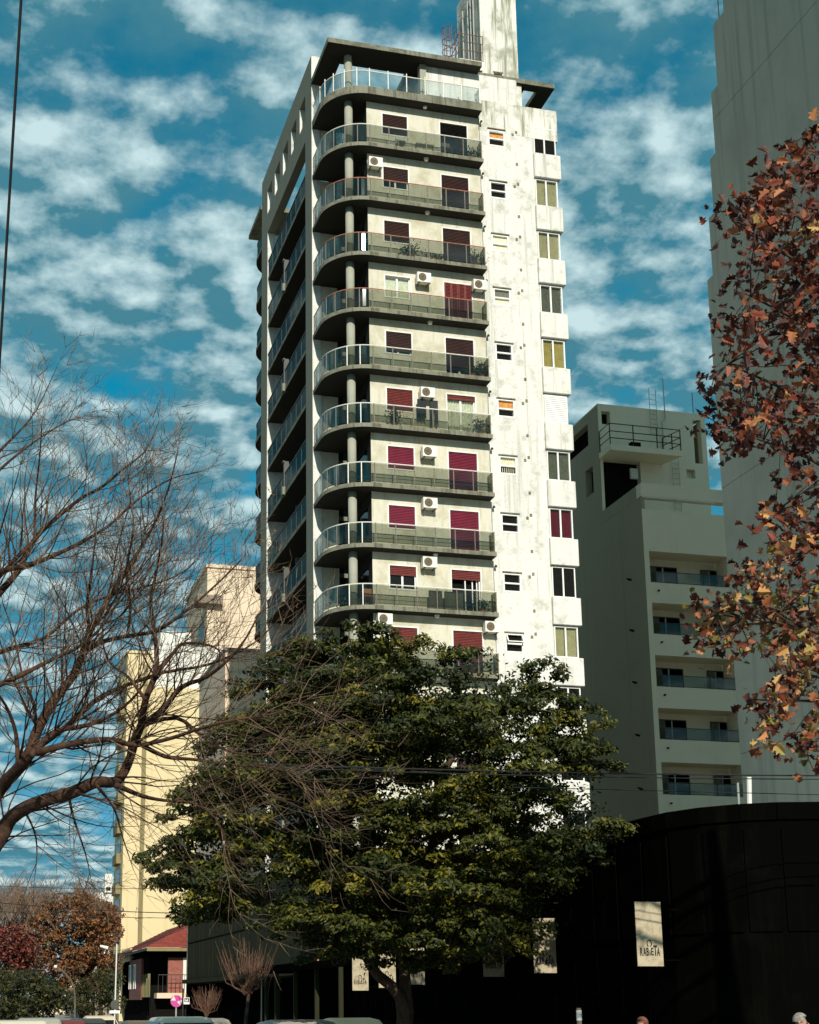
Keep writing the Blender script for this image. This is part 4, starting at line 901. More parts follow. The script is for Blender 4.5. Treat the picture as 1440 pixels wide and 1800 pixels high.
M_plane2 = leafmat('plane_leaf_red', [(0.0, (0.030, 0.010, 0.008)), (0.4, (0.11, 0.026, 0.015)), (0.75, (0.30, 0.075, 0.040)), (1.0, (0.46, 0.19, 0.08))], 0.22, None, 0.55, 0.3)
sub = []
while len(sub) < 540:
    px, py = rg.uniform(1215, 1620), rg.uniform(190, 1385)
    if not poly_inside(PLP, px, py): continue
    if any(((px-a)/ra)**2+((py-b_)/rb_)**2 < 1 for a, b_, ra, rb_ in ((1330, 430, 22, 16), (1350, 560, 14, 22), (1300, 690, 10, 12), (1395, 285, 14, 12), (1345, 1205, 12, 16), (1410, 1140, 16, 10), (1380, 640, 12, 12), (1330, 320, 16, 10), (1380, 400, 20, 10), (1410, 330, 10, 16), (1340, 500, 30, 10), (1300, 580, 12, 14), (1400, 460, 12, 18), (1420, 700, 14, 10), (1340, 720, 20, 8), (1380, 780, 18, 14), (1420, 900, 12, 12), (1310, 1110, 14, 8), (1390, 1040, 10, 14), (1420, 1230, 12, 16), (1390, 1290, 12, 8), (1350, 985, 14, 8))): continue
    if px > 1440 and rg.random() < 0.45: continue
    sub.append(at(px, py, 16.0+rg.uniform(-2.2, 2.2)*(0.35 if px < 1300 else 1.0)))
pc, psz = [], []
for c in sub:
    for i in range(rg.integers(6, 13)):
        q = np.array(c)+rg.normal(0, 1, 3)*np.array([0.085, 0.16, 0.085]); pc.append(q); psz.append(rg.uniform(0.065, 0.15))
pc = np.array(pc); psz = np.array(psz)
view = pc-np.array(CAM); dist = view@np.array(fwd)
uu = CX+F_PX*(view@np.array(rgt))/dist
inview = (uu > 1205) & (uu < 1445)
score = np.where(inview, psz/dist*(1.25-0.12*(dist-13.5)), 0); order = np.argsort(-score)
# tell the near ones first: they show largest
near = order[:300]; rest = np.setdiff1d(np.arange(len(pc)), near)
lm = MB()
vs = [(u, v, abs(v)*0.5-0.35*u*u) for u, v in leafpts]
k_ = len(vs); h_ = k_//2
lm.add(vs, [tuple(range(0, h_+1)), (0,)+tuple(range(h_, k_))])
LEAF = lm.mesh('leaf', M_plane1); LEAF2 = lm.mesh('leaf', M_plane2)
vv = CY-F_PX*(view@np.array(upv))/dist; gold = np.clip((vv-800)/250, 0, 1)
prnd = np.clip(rg.random(len(pc))*(0.62+0.3*gold)+0.10*gold, 0, 1)
leaf_cloud('leaf_mass', pc[rest], np.tile([-0.1, -0.40, 0.35], (len(rest), 1)), psz[rest], leafpts, M_plane, pl, 5, 0.75, 0.5, prnd[rest])
for i in near:
    nrm = Vector(np.array([-0.1, -0.40, 0.35])+rg.normal(0, 0.75, 3)).normalized(); q = nrm.to_track_quat('Z', 'Y')
    e = q.to_euler(); o = inst('leaf', LEAF if rg.random() < 0.12+0.7*gold[i] else LEAF2, pl, Vector(pc[i])-Vector(pl.location)); o.rotation_mode = 'QUATERNION'
    from mathutils import Quaternion
    o.rotation_quaternion = q @ Quaternion((0, 0, 1), rg.uniform(0, 6.28)); o.scale = (psz[i],)*3
bt = MB(); tb_ = pl.location
bt.tube([(-2.0, -46.0, 0.0), (-2.05, -46.0, 3.0), (-2.2, -46.0, 6.5), (-2.3, -45.8, 10.5)], [0.30, 0.25, 0.20, 0.08], 10)
limbs = [((-2.1, -46.0, 4.0), (1400, 1180)), ((-2.1, -46.0, 4.6), (1330, 1060)), ((-2.15, -46, 5.0), (1260, 1080)), ((-2.15, -46, 5.8), (1360, 900)), ((-2.2, -46, 6.6), (1300, 760)), ((-2.2, -46, 7.2), (1280, 640)), ((-2.25, -46, 8.0), (1320, 520)), ((-2.25, -46, 8.6), (1290, 390)), ((-2.3, -45.9, 9.2), (1330, 330)), ((-2.3, -45.9, 9.6), (1410, 240)), ((-2.1, -46, 4.2), (1420, 1320)), ((-2.1, -46, 4.4), (1320, 1230))]
tips = []
for a, (px, py) in limbs:
    a = Vector(a); b_ = Vector(at(px, py, 16+rnd.uniform(-0.8, 0.8))); md = a.lerp(b_, 0.55)+Vector((0, 0, 0.25))
    ps = [a, a.lerp(md, 0.5), md, md.lerp(b_, 0.5)+Vector((0, 0, 0.1)), b_]; bt.tube(ps, [0.07, 0.05, 0.035, 0.02, 0.008], 6); tips += [ps[q].lerp(ps[q+1], f_) for q in range(1, 4) for f_ in (0.0, 0.33, 0.66)]+[ps[-1]]
bt.build('trunk', M_bark2, pl, smooth=True)
tw = MB()
for c in sub:
    t = min(tips, key=lambda q: (q-c).length); 
    if (t-c).length < 0.9: tw.tube([t, t.lerp(c, 0.5)+Vector((rnd.uniform(-.06, .06), rnd.uniform(-.06, .06), rnd.uniform(-.03, .08))), c], [0.010, 0.007, 0.004], 4)
tw.build('twigs', M_bark2, pl)['kind'] = 'stuff'
# seed balls
SB = MB().tube([(0, 0, 0.13), (0, 0, 0.05)], 0.002, 4)
for i in range(6):
    z0, z1 = -0.03+i*0.01, -0.02+i*0.01
    SB.cyl((0, 0), math.sqrt(max(1e-5, 0.03**2-z0*z0)), z0, z1, 9, math.sqrt(max(1e-5, 0.03**2-z1*z1)))
SBM = SB.mesh('seed_ball', M_bark2)
for px, py in ((1422, 234), (1301, 443), (1290, 432), (1351, 428), (1296, 1013), (1292, 1030), (1250, 1122), (1262, 1115), (1369, 968), (1372, 522), (1326, 540), (1312, 572)): inst('seed_ball', SBM, pl, at(px, py, 15.3)-Vector(pl.location))

# ------------------------------------------------------------------ bare tree at the left
bt0 = Vector(at(-150, 1700, 13.5)); bt0.z = 0.13
ba = empty('bare_tree', bt0, 'bare leafless tree with arching limbs filling the left side', 'tree')
D0 = 13.2
LIMBS = [ # (pixel path, start radius m, end radius m, depth shift)
 ([(-60,1560),(0,1473),(19,1438),(64,1412),(128,1393),(169,1375),(204,1374),(224,1345),(238,1303),(248,1275),(256,1230),(272,1188),(275,1140),(265,1064),(272,1019),(283,960)], 0.085, 0.010, 0.0),
 ([(-60,1480),(0,1387),(32,1351),(54,1320),(67,1281),(96,1230),(128,1188),(144,1153),(157,1112),(179,1073),(204,1032),(224,1000),(249,961),(275,913),(297,856),(313,792)], 0.075, 0.005, 0.5),
 ([(144,1153),(172,1131),(224,1118),(275,1109),(319,1080),(351,1054),(399,1010),(432,975)], 0.030, 0.006, 0.5),
 ([(157,1112),(153,1064),(160,1016),(166,960),(172,900)], 0.022, 0.005, 0.6),
 ([(54,1329),(96,1287),(153,1275),(204,1252),(243,1217),(270,1170)], 0.034, 0.006, -0.4),
 ([(57,1320),(112,1281),(144,1252),(179,1224),(224,1204),(288,1182),(351,1172),(399,1156),(447,1130),(490,1090)], 0.034, 0.006, 0.8),
 ([(64,1323),(128,1307),(192,1300),(240,1310),(303,1297),(351,1281),(415,1265),(480,1255),(540,1230)], 0.034, 0.006, -0.6),
 ([(256,1271),(288,1246),(319,1208),(367,1188),(420,1140),(455,1080)], 0.040, 0.006, 0.1),
 ([(272,1188),(303,1150),(323,1131),(367,1134),(390,1150),(405,1190)], 0.024, 0.004, -0.2),
 ([(204,1380),(249,1399),(288,1407),(339,1412),(380,1440),(400,1490)], 0.026, 0.004, -0.3),
 ([(238,1303),(290,1330),(340,1335),(410,1345),(480,1350),(540,1370)], 0.026, 0.004, 0.2),
 ([(248,1275),(310,1262),(350,1290),(400,1320),(470,1325),(560,1300)], 0.028, 0.004, 0.4),
 ([(-40,1090),(0,1041),(32,1003),(61,948),(96,913),(144,875),(179,856),(217,824),(256,792),(278,744)], 0.042, 0.004, 1.2),
 ([(-40,1060),(0,1012),(48,961),(61,948),(61,900),(64,856),(70,800),(74,740)], 0.030, 0.004, 1.0),
 ([(-40,1030),(0,1005),(60,990),(130,960),(190,925),(240,880),(300,842),(350,830)], 0.034, 0.004, 0.7),
 ([(-50,850),(0,792),(32,760),(64,721),(96,654)], 0.022, 0.003, 1.5),
 ([(-50,880),(0,825),(57,779),(110,745),(134,735)], 0.022, 0.003, 1.3),
 ([(64,1300),(60,1240),(40,1190),(25,1120),(5,1060)], 0.022, 0.005, 0.9),
 ([(32,1351),(28,1290),(10,1240),(-20,1200)], 0.028, 0.008, 0.2),
 ([(-40,1160),(20,1140),(80,1120),(140,1070),(200,1045),(260,1030),(330,1000),(380,930)], 0.030, 0.004, 1.6),
 ([(120,1396),(130,1440),(150,1500),(160,1545)], 0.018, 0.003, 0.3),
 ([(169,1380),(200,1420),(215,1470),(235,1530)], 0.018, 0.003, -0.2),
 ([(40,1420),(60,1460),(65,1500),(60,1550)], 0.016, 0.003, 0.2),
 ([(256,1230),(225,1190),(190,1160),(180,1100),(210,1040)], 0.018, 0.004, -0.5),
 ([(224,1118),(230,1060),(222,1000),(235,930),(228,870),(222,790)], 0.018, 0.003, 0.3),
 ([(-40,1220),(30,1190),(90,1160),(150,1130),(195,1080),(230,1010)], 0.028, 0.004, -0.8),
]
br = MB(); tg = MB(); nodes = []
def px_smooth(path):
    P = [Vector((x, y)) for x, y in path]; out_ = []
    for i in range(len(P)-1):
        p0, p1, p2, p3 = P[max(i-1, 0)], P[i], P[i+1], P[min(i+2, len(P)-1)]
        for s_ in range(3):
            t = s_/3; out_.append(0.5*((2*p1)+(-p0+p2)*t+(2*p0-5*p1+4*p2-p3)*t*t+(-p0+3*p1-3*p2+p3)*t**3))
    return out_+[P[-1]]
rt = random.Random(21)
def twig(x, y, d, ang, ln, r0, level, droop):
    """grows a curved twig in view-plane pixels with its own depth drift"""
    n = max(3, int(ln/22)); pts = [(x, y, d)]; a = ang; dd = rt.uniform(-0.012, 0.012)
    curl = rt.uniform(-0.05, 0.05)
    for i in range(n):
        if y < float(np.interp(x, [-100, 0, 100, 150, 270, 340, 400, 450, 560, 700], [590, 612, 640, 700, 752, 800, 895, 960, 1080, 1200]))+rt.uniform(0, 60) and i > 1: break
        aim = -math.pi/2 if not droop else (0.5 if i < n*0.45 else -0.6)
        df = (aim-a+math.pi) % (2*math.pi)-math.pi
        a += df*(0.10 if not droop else 0.09)+curl+rt.uniform(-0.13, 0.13)
        st = ln/n; x += math.cos(a)*st; y += math.sin(a)*st; d += dd*st; pts.append((x, y, d))
    n = max(1, len(pts)-1); rs = [r0*(1-0.8*i/n) for i in range(n+1)]
    if len(pts) < 3: return
    (br if r0 > 0.009 else tg).tube([at(*p) for p in pts], rs, 5 if r0 > 0.009 else 3)
    if level > 0:
        m = max(2, int(ln/(25 if level > 1 else 30)))
        for j in range(m):
            i = rt.randint(1, n); side = 1 if rt.random() < 0.5 else -1
            p = pts[i]; q = pts[i-1]; base_a = math.atan2(p[1]-q[1], p[0]-q[0])
            twig(p[0], p[1], p[2], base_a+side*rt.uniform(0.35, 0.9), ln*rt.uniform(0.28, 0.55), max(0.0028, rs[i]*0.66), level-1, droop)
for path, r0, r1, ds in LIMBS:
    sp = px_smooth(path); n = len(sp); d = D0+ds
    dv = [d+0.35*math.sin(i*0.35+ds*3) for i in range(n)]
    rs = [r0+(r1-r0)*(i/(n-1))**0.8 for i in range(n)]
    br.tube([at(p.x, p.y, q) for p, q in zip(sp, dv)], rs, 9 if r0 > 0.03 else 6)
    ln_ = sum((sp[i+1]-sp[i]).length for i in range(n-1))
    m = int(ln_/17)
    for j in range(m):
        i = rt.randint(2, n-1); t = (sp[i]-sp[i-1]); a = math.atan2(t.y, t.x); side = 1 if rt.random() < 0.5 else -1
        droop = sp[i].y > 1210 and (sp[i].x > 190) and rt.random() < 0.7 or (sp[i].y > 1370 and rt.random() < 0.7)
        if sp[i].y > 1400 and not droop and rt.random() < 0.5: a += 0.8
        twig(sp[i].x, sp[i].y, dv[i], a+side*rt.uniform(0.3, 0.95), rt.uniform(85, 235)*(0.75 if r1 < 0.0035 else 1), max(0.0042, rs[i]*0.36 if rs[i] < 0.03 else 0.010), 2 if rt.random() < 0.5 else 1, droop)
    e = sp[-1]; t = sp[-1]-sp[-2]; twig(e.x, e.y, dv[-1], math.atan2(t.y, t.x), rt.uniform(60, 120), r1, 2, e.y > 1230)
br.build('branches', M_bark, ba, smooth=True); tg.build('twigs', M_twig, ba)['kind'] = 'stuff'
tkp = [bt0, bt0+Vector((0.02, 0.05, 1.2)), Vector(at(-110, 1590, 13.4)), Vector(at(-60, 1530, 13.3))]
MB().tube(tkp, [0.24, 0.19, 0.15, 0.11], 12).tube([tkp[2], Vector(at(-80, 1480, 13.6)), Vector(at(-60, 1300, 14)), Vector(at(-50, 1080, 14.2)), Vector(at(-50, 850, 14.6))], [0.14, 0.12, 0.09, 0.06, 0.03], 9).build('trunk', M_bark, ba, smooth=True)

# ------------------------------------------------------------------ street trees down the road
def street_tree(name, label, px, py_base, d, crown_px, top, stops, nclump, leafsz, seed, bare=None, trunk_r=0.22, group='autumn street trees'):
    b_ = Vector(at(px, py_base, d)); b_.z = 0.05
    o = empty(name, b_, label, 'tree', group); g = np.random.default_rng(seed)
    m = leafmat(name+'_leaves_'+str(seed), stops, 0.2, 'rnd', 0.6, 0.25)
    cs = []
    while len(cs) < nclump:
        a, c = g.uniform(min(p[0] for p in crown_px), max(p[0] for p in crown_px)), g.uniform(min(p[1] for p in crown_px), max(p[1] for p in crown_px))
        if poly_inside(crown_px, a, c): cs.append(np.array(at(a, c, d+g.uniform(-3, 3))))
    C_, N_ = [], []
    for c in cs:
        n = int(g.integers(35, 75)); dr = g.normal(0, 1, (n, 3)); dr /= np.linalg.norm(dr, axis=1, keepdims=True)
        C_.append(c+dr*g.uniform(0.35, 0.75)*np.array([1, 1, 0.8])); N_.append(dr+np.array([0, -0.4, 0.5]))
    C_ = np.concatenate(C_); N_ = np.concatenate(N_)
    leaf_cloud('crown', C_, N_, g.uniform(0.7, 1.3, len(C_))*leafsz, OVAL, m, o, seed, 0.6)
    w_ = MB(); fork = Vector(at(px+rnd.uniform(-4, 4), py_base-70, d)); w_.tube([b_, b_.lerp(fork, 0.5), fork], [trunk_r, trunk_r*0.8, trunk_r*0.65], 8)
    rr = random.Random(seed)
    for i in range(16):
        c = Vector(cs[rr.randrange(len(cs))]); md = fork.lerp(c, 0.5)+Vector((0, 0, 0.4)); w_.tube([fork, md, c], [trunk_r*0.4, trunk_r*0.22, 0.03], 5)
    w_.build('trunk', M_bark2, o, smooth=True)
    if bare:
        t_ = MB(); x0, x1, y0, y1, nb = bare
        for i in range(nb):
            bx, by = rr.uniform(x0, x1), rr.uniform(y0+(y1-y0)*0.35, y1); p = Vector(at(bx, by, d+rr.uniform(-2, 2)))
            for j in range(5):
                ln_ = rr.uniform(0.8, 2.0); a = rr.uniform(-0.95, 0.95); q = p+Vector((math.sin(a)*ln_*0.8, rr.uniform(-.4, .4), ln_)); mm = p.lerp(q, 0.5)+Vector((rr.uniform(-.2, .2), 0, 0))
                t_.tube([p, mm, q], [0.026, 0.018, 0.008], 3)
                for s_ in range(3): t_.tube([mm.lerp(q, s_/3), mm.lerp(q, s_/3)+Vector((rr.uniform(-.6, .6), rr.uniform(-.3, .3), rr.uniform(0.2, 0.7)))], [0.014, 0.006], 3)
        t_.build('bare_twigs', M_twig, o)['kind'] = 'stuff'
    return o
BR_ = [(0.0, (0.05, 0.028, 0.012)), (0.35, (0.13, 0.055, 0.020)), (0.65, (0.26, 0.10, 0.035)), (0.85, (0.34, 0.15, 0.07)), (1.0, (0.09, 0.09, 0.02))]
RD_ = [(0.0, (0.035, 0.010, 0.008)), (0.4, (0.11, 0.025, 0.020)), (0.75, (0.22, 0.050, 0.036)), (1.0, (0.30, 0.13, 0.07))]
GR_ = [(0.0, (0.010, 0.014, 0.006)), (0.6, (0.03, 0.038, 0.012)), (1.0, (0.10, 0.085, 0.02))]
street_tree('autumn_tree', 'brown leaved street tree with leaning trunk left of the cream wall', 148, 1792, 105, [(60,1590),(120,1570),(190,1590),(212,1640),(205,1720),(150,1745),(90,1740),(40,1710),(20,1660)], 0, BR_, 290, 0.26, 31, (10, 190, 1535, 1640, 95), 0.4)
street_tree('autumn_tree', 'red leaved tree top beside the far white block', 178, 1790, 125, [(150,1600),(170,1585),(205,1595),(210,1640),(180,1660),(150,1640)], 0, RD_, 70, 0.28, 32)
street_tree('autumn_tree', 'pinkish red tree at the far left edge of the street', 12, 1792, 95, [(-30,1630),(30,1625),(55,1650),(60,1690),(20,1720),(-30,1715)], 0, RD_, 90, 0.26, 33, (-10, 60, 1560, 1640, 50))
street_tree('dark_hedge_tree', 'dark green low tree under the autumn crowns at the left edge', 40, 1795, 85, [(-30,1700),(30,1715),(90,1725),(120,1745),(100,1790),(-30,1795)], 0, GR_, 150, 0.22, 34, None, 0.2)
street_tree('dark_hedge_tree', 'dark shaded shrub mass between the leaning trunk and the far house', 165, 1795, 100, [(120,1725),(205,1700),(212,1760),(190,1780),(130,1775)], 0, GR_, 60, 0.22, 35, None, 0.15)
# small pollarded trees with upright red twigs
def whip_tree(px, py, d, hpx, wpx, label, seed):
    b_ = Vector(at(px, py, d)); b_.z = 0.13; o = empty('pollarded_tree', b_, label, 'tree', 'small bare pollarded street trees'); rr = random.Random(seed)
    top = Vector(at(px+wpx*0.12, py-hpx*0.42, d)); MB().tube([b_, b_.lerp(top, 0.5), top], [0.07, 0.055, 0.05], 7).build('trunk', M_bark2, o, smooth=True)
    t_ = MB(); s_ = hpx/F_PX*d
    for i in range(85):
        a = rr.uniform(-1.15, 1.15); ln_ = s_*rr.uniform(0.28, 0.62)
        st = top+Vector((rr.uniform(-.1, .1), rr.uniform(-.1, .1), rr.uniform(-0.05, 0.25)))
        md = st+Vector((math.sin(a)*ln_*0.5, rr.uniform(-.5, .5)*ln_*0.5, math.cos(a)*ln_*0.4)); q = md+Vector((math.sin(a)*ln_*0.28, rr.uniform(-.3, .3)*ln_*0.3, ln_*0.6))
        t_.tube([st, md, q], [0.012, 0.008, 0.004], 3)
        for j in range(2): t_.tube([md.lerp(q, j*0.4), md.lerp(q, j*0.4)+Vector((rr.uniform(-.2, .2), rr.uniform(-.2, .2), rr.uniform(.1, .35)))], [0.005, 0.003], 3)
    t_.build('twigs', simple('red_twigs_%d' % seed, (0.12, 0.06, 0.035), 0.8, var=0.3), o)['kind'] = 'stuff'
whip_tree(425, 1815, 42, 160, 100, 'small bare pollarded tree with upright reddish twigs by the silver car', 41)
whip_tree(357, 1815, 55, 75, 50, 'smallest bare pollarded tree beside the pink round sign', 42)

# ------------------------------------------------------------------ vehicles
def car(px, d, h, L_, W_, col, label, kind='hatch', rz=0.0):
    c = Vector(at(px, 1795, d)); c.z = 0.0
    o = empty('parked_car', c, label, 'car', 'cars at the foot of the picture', rz)
    pm = simple('car_paint_%d' % px, (min(0.8, col[0]*1.2), col[1]*1.0, col[2]*0.82), 0.42, var=0.03, spec=0.25)
    k = h/1.48
    # side profile along local y (front = +y), lofted over width with tumblehome
    lower = [(-L_/2, 0.35), (-L_/2+0.02, 0.75*k), (-L_/2+0.12, 0.92*k), (L_/2-1.1, 0.95*k), (L_/2-0.15, 0.80*k), (L_/2, 0.62*k), (L_/2, 0.32), (L_/2-0.3, 0.2), (-L_/2+0.3, 0.2)]
    roof = {'hatch': [(-L_/2+0.12, 0.92*k), (-L_/2+0.38, 1.30*k), (-L_/2+0.75, 1.44*k), (-L_/2+1.5, 1.48*k), (L_/2-1.75, 1.42*k), (L_/2-1.05, 0.95*k)],
            'van': [(-L_/2+0.05, 0.92*k), (-L_/2+0.12, 1.36*k), (-L_/2+0.3, 1.46*k), (-L_/2+1.4, 1.48*k), (L_/2-1.55, 1.45*k), (L_/2-0.9, 0.95*k)]}[kind]
    def loft(prof, ws):
        m = MB(); n = len(prof); vs_ = []
        for sx in (-1, -0.9, 0.9, 1):
            for (y, z), wv in zip(prof, ws):
                sh = 1.0 if abs(sx) == 1 else 1.0
                zz = z-(0.06*k if abs(sx) == 1 and z > 1.2*k else (0.03 if abs(sx) == 1 and z > 0.6 else 0)); vs_.append((sx*wv, y, zz))
        fs = []
        for s_ in range(3):
            for i in range(n): j = (i+1) % n; fs.append((s_*n+i, (s_+1)*n+i, (s_+1)*n+j, s_*n+j))
        fs += [tuple(range(n)), tuple(range(3*n+n-1, 3*n-1, -1))]
        return m.add(vs_, fs)
    def put(m, nm, mat, par=o, smooth=False): return inst(nm, m.mesh(nm, mat, smooth=smooth), par)
    b_ = put(loft(lower, [W_/2]*len(lower)), 'body', pm); bevel(b_, 0.04, 2)
    cab = roof+[(L_/2-1.2, 0.90*k), (-L_/2+0.2, 0.90*k)]
    ws = [W_/2-0.02 if z < 1.0*k else W_/2-0.20 for y, z in cab]
    c_ = put(loft(cab, ws), 'cabin', pm); bevel(c_, 0.06, 3)
    def glassq(a, b2, x): 
        return MB().add([(-x, a[0], a[1]), (x, a[0], a[1]), (x*0.86, b2[0], b2[1]), (-x*0.86, b2[0], b2[1])], ((0, 1, 2, 3),))
    y0, z0 = roof[0]; y1, z1 = roof[1]
    def windowbox(p, q, x, nm):
        p, q = Vector((0, p[0], p[1])), Vector((0, q[0], q[1])); t = (q-p).normalized(); nn = Vector((0, -t.z, t.y))
        if nn.z < 0: nn = -nn
        a, b3 = p+t*0.05+nn*0.012, q-t*0.03+nn*0.012; m = MB()
        m.add([(-x, a.y, a.z), (x, a.y, a.z), (x*0.84, b3.y, b3.z), (-x*0.84, b3.y, b3.z), (-x, a.y-nn.y*0.03, a.z-nn.z*0.03), (x, a.y-nn.y*0.03, a.z-nn.z*0.03), (x*0.84, b3.y-nn.y*0.03, b3.z-nn.z*0.03), (-x*0.84, b3.y-nn.y*0.03, b3.z-nn.z*0.03)],
              ((0, 1, 2, 3), (7, 6, 5, 4), (0, 4, 5, 1), (1, 5, 6, 2), (2, 6, 7, 3), (3, 7, 4, 0))); put(m, nm, M_wglass)
    windowbox(roof[0], roof[1], W_/2-0.14, 'rear_window'); windowbox(roof[-1], roof[-2], W_/2-0.14, 'windscreen')
    for sx in (-1, 1):
        m = MB(); xa, xb = sx*(W_/2-0.005), sx*(W_/2-0.165)
        m.add([(xa, roof[0][0]+0.35, 0.98*k), (xa, roof[-1][0]-0.25, 0.98*k), (xb, roof[-2][0]-0.08, 1.36*k), (xb, roof[2][0]+0.05, 1.36*k)], ((0, 1, 2, 3) if sx > 0 else (3, 2, 1, 0),)); put(m, 'side_window', M_wglass)
        for yy in (-L_/2+0.75, L_/2-0.8):
            q = MB().cyl((0, 0), 0.31, -0.1, 0.1, 18); q.v = [(sx*(W_/2-0.10)+z, yy+x, 0.31+y) for x, y, z in q.v]; wh = put(q, 'wheel', M_cable)
            q = MB().cyl((0, 0), 0.19, 0, 0.01, 14); q.v = [(sx*(W_/2+0.002)+z*sx, yy+x, 0.31+y) for x, y, z in q.v]; inst('rim', q.mesh('rim', M_metal), wh)
        put(MB().box(sx*W_/2*0.72-0.12, sx*W_/2*0.72+0.12, L_/2-0.02, L_/2+0.015, 0.58*k, 0.70*k), 'headlight', M_clear)
        put(MB().box(sx*W_/2*0.78-0.1, sx*W_/2*0.78+0.1, -L_/2-0.015, -L_/2+0.02, 0.62*k, 0.82*k), 'tail_light', M_sh_red)
        put(MB().box(sx*(W_/2+0.09)-0.09, sx*(W_/2+0.09)+0.09, L_/2-1.5, L_/2-1.42, 0.95*k, 1.07*k), 'mirror', pm)
    return o
car(605, 37, 1.46, 4.0, 1.68, (0.62, 0.55, 0.40), 'cream hatchback roof at the foot of the tree trunk', 'hatch')
car(508, 31, 1.50, 4.2, 1.72, (0.30, 0.32, 0.33), 'silver grey hatchback roof left of the cream car', 'hatch', 0.05)
car(310, 38, 1.50, 4.1, 1.72, (0.62, 0.64, 0.60), 'white van roof below the pink round sign', 'van')
car(252, 40, 1.38, 4.0, 1.66, (0.10, 0.09, 0.07), 'dark car roof left of the white van', 'hatch')
car(358, 46, 1.36, 4.0, 1.66, (0.30, 0.31, 0.30), 'grey car roof right of the white van', 'hatch')
car(30, 36, 1.46, 4.1, 1.70, (0.50, 0.54, 0.50), 'pale grey car roof in the bottom left corner', 'van')
car(66, 44, 1.42, 4.0, 1.66, (0.32, 0.35, 0.34), 'second grey car roof from the left edge', 'hatch')
car(112, 48, 1.30, 4.0, 1.66, (0.14, 0.03, 0.025), 'dark red car roof below the leaning trunk', 'hatch')
car(150, 54, 1.28, 4.0, 1.66, (0.04, 0.05, 0.05), 'black car roof right of the dark red one', 'hatch')
car(172, 62, 1.30, 4.0, 1.66, (0.60, 0.58, 0.50), 'white car roof beside the round sign pole', 'hatch')

# ------------------------------------------------------------------ street furniture
def pole_to_ground(p): return Vector((p.x, p.y, 0.1))
p = Vector(at(310, 1760, 50)); rsg = empty('round_sign', pole_to_ground(p), 'round pink and white traffic sign by the balcony house', 'sign')
def disc(c, r, th, mat, nm, par, n=28, seg=None):
    m = MB().cyl((0, 0), r, 0, th, n); m.v = [(c.x+x, c.y-z, c.z+y) for x, y, z in m.v]; return m.build(nm, mat, par)
M_pink = simple('magenta_reflector', (0.55, 0.06, 0.28), 0.4, var=0.1); M_slv = simple('sign_white', (0.62, 0.60, 0.50), 0.5, var=0.2)
disc(p, 0.205, 0.02, M_pink, 'disc', rsg)
MB().add([(p.x-0.2, p.y-0.024, p.z+0.02), (p.x-0.02, p.y-0.024, p.z+0.02), (p.x-0.09, p.y-0.024, p.z+0.18)], ((0, 1, 2),)).build('white_sector', M_slv, rsg)
MB().add([(p.x+0.02, p.y-0.025, p.z-0.02), (p.x+0.13, p.y-0.025, p.z-0.15), (p.x+0.19, p.y-0.025, p.z+0.04)], ((0, 1, 2),)).build('white_sector', M_slv, rsg)
MB().tube([pole_to_ground(p)+Vector((0, 0.03, 0)), p+Vector((0, 0.03, 0.1))], 0.03, 7).build('pole', M_metal, rsg)
p = Vector(at(328, 1759, 48)); psg = empty('number_plate_sign', pole_to_ground(p), 'small square white sign with black field under the house balcony', 'sign')
MB().box(p.x-0.10, p.x+0.10, p.y, p.y+0.02, p.z-0.12, p.z+0.10).build('plate', M_alu, psg); MB().box(p.x-0.075, p.x+0.085, p.y-0.006, p.y, p.z-0.05, p.z+0.08).build('black_field', M_ink, psg)
tm = textmesh('64', 0.13, 0.8, M_alu, 'number'); inst('number', tm, psg, Vector((p.x, p.y-0.010, p.z-0.035))-Vector(psg.location))
MB().tube([pole_to_ground(p)+Vector((-0.12, 0.03, 0)), p+Vector((-0.12, 0.03, 0.4))], 0.03, 7).build('pole', M_cable, psg)
p = Vector(at(202, 1766, 55)); dsg = empty('dark_round_sign', pole_to_ground(p), 'dark backed round sign with white plate on a thin pole, left of the brick house', 'sign')
disc(p, 0.17, 0.02, M_rail_d, 'disc', dsg); MB().box(p.x-0.2, p.x+0.2, p.y-0.03, p.y-0.01, p.z-0.33, p.z-0.22).build('plate', M_alu, dsg)
MB().tube([pole_to_ground(p)+Vector((0, 0.03, 0)), p+Vector((0.02, 0.03, 2.3))], 0.025, 7).build('pole', M_wh2, dsg)
b0 = Vector(at(132, 1795, 70)); b0.z = 0.1; lam = empty('street_lamp', b0, 'thin curved street lamp post in front of the leaning trunk', 'street lamp')
MB().tube([b0, at(132, 1755, 70), at(130, 1735, 70), at(124, 1722, 70), at(112, 1708, 70), at(100, 1700, 70)], [0.05, 0.045, 0.04, 0.036, 0.032, 0.03], 7).build('post', M_post, lam); MB().tube([at(100, 1700, 70), at(95, 1699, 70)], [0.09, 0.06], 7).build('lamp_head', M_ac, lam)
b0 = Vector(at(205, 1795, 75)); b0.z = 0.1; lam = empty('street_lamp', b0, 'tall street lamp with pale arm against the red tree', 'street lamp')
MB().tube([b0, at(204, 1675, 75), at(203, 1671, 75), at(190, 1667, 75)], [0.05, 0.04, 0.036, 0.03], 7).build('post', M_post, lam); MB().tube([at(190, 1667, 75), at(176, 1663, 75)], [0.10, 0.06], 7).build('lamp_head', M_wh2, lam)
p = Vector(at(1018, 1784, 26)); bol = empty('white_bollard', (p.x, p.y, 0.1), 'thin pale post standing before the black bar', 'post')
MB().cyl((p.x, p.y), 0.045, 0.1, p.z+0.12, 12).build('post', M_conc, bol); MB().cyl((p.x, p.y), 0.05, p.z-0.1, p.z+0.08, 12).build('band', M_ac, bol)

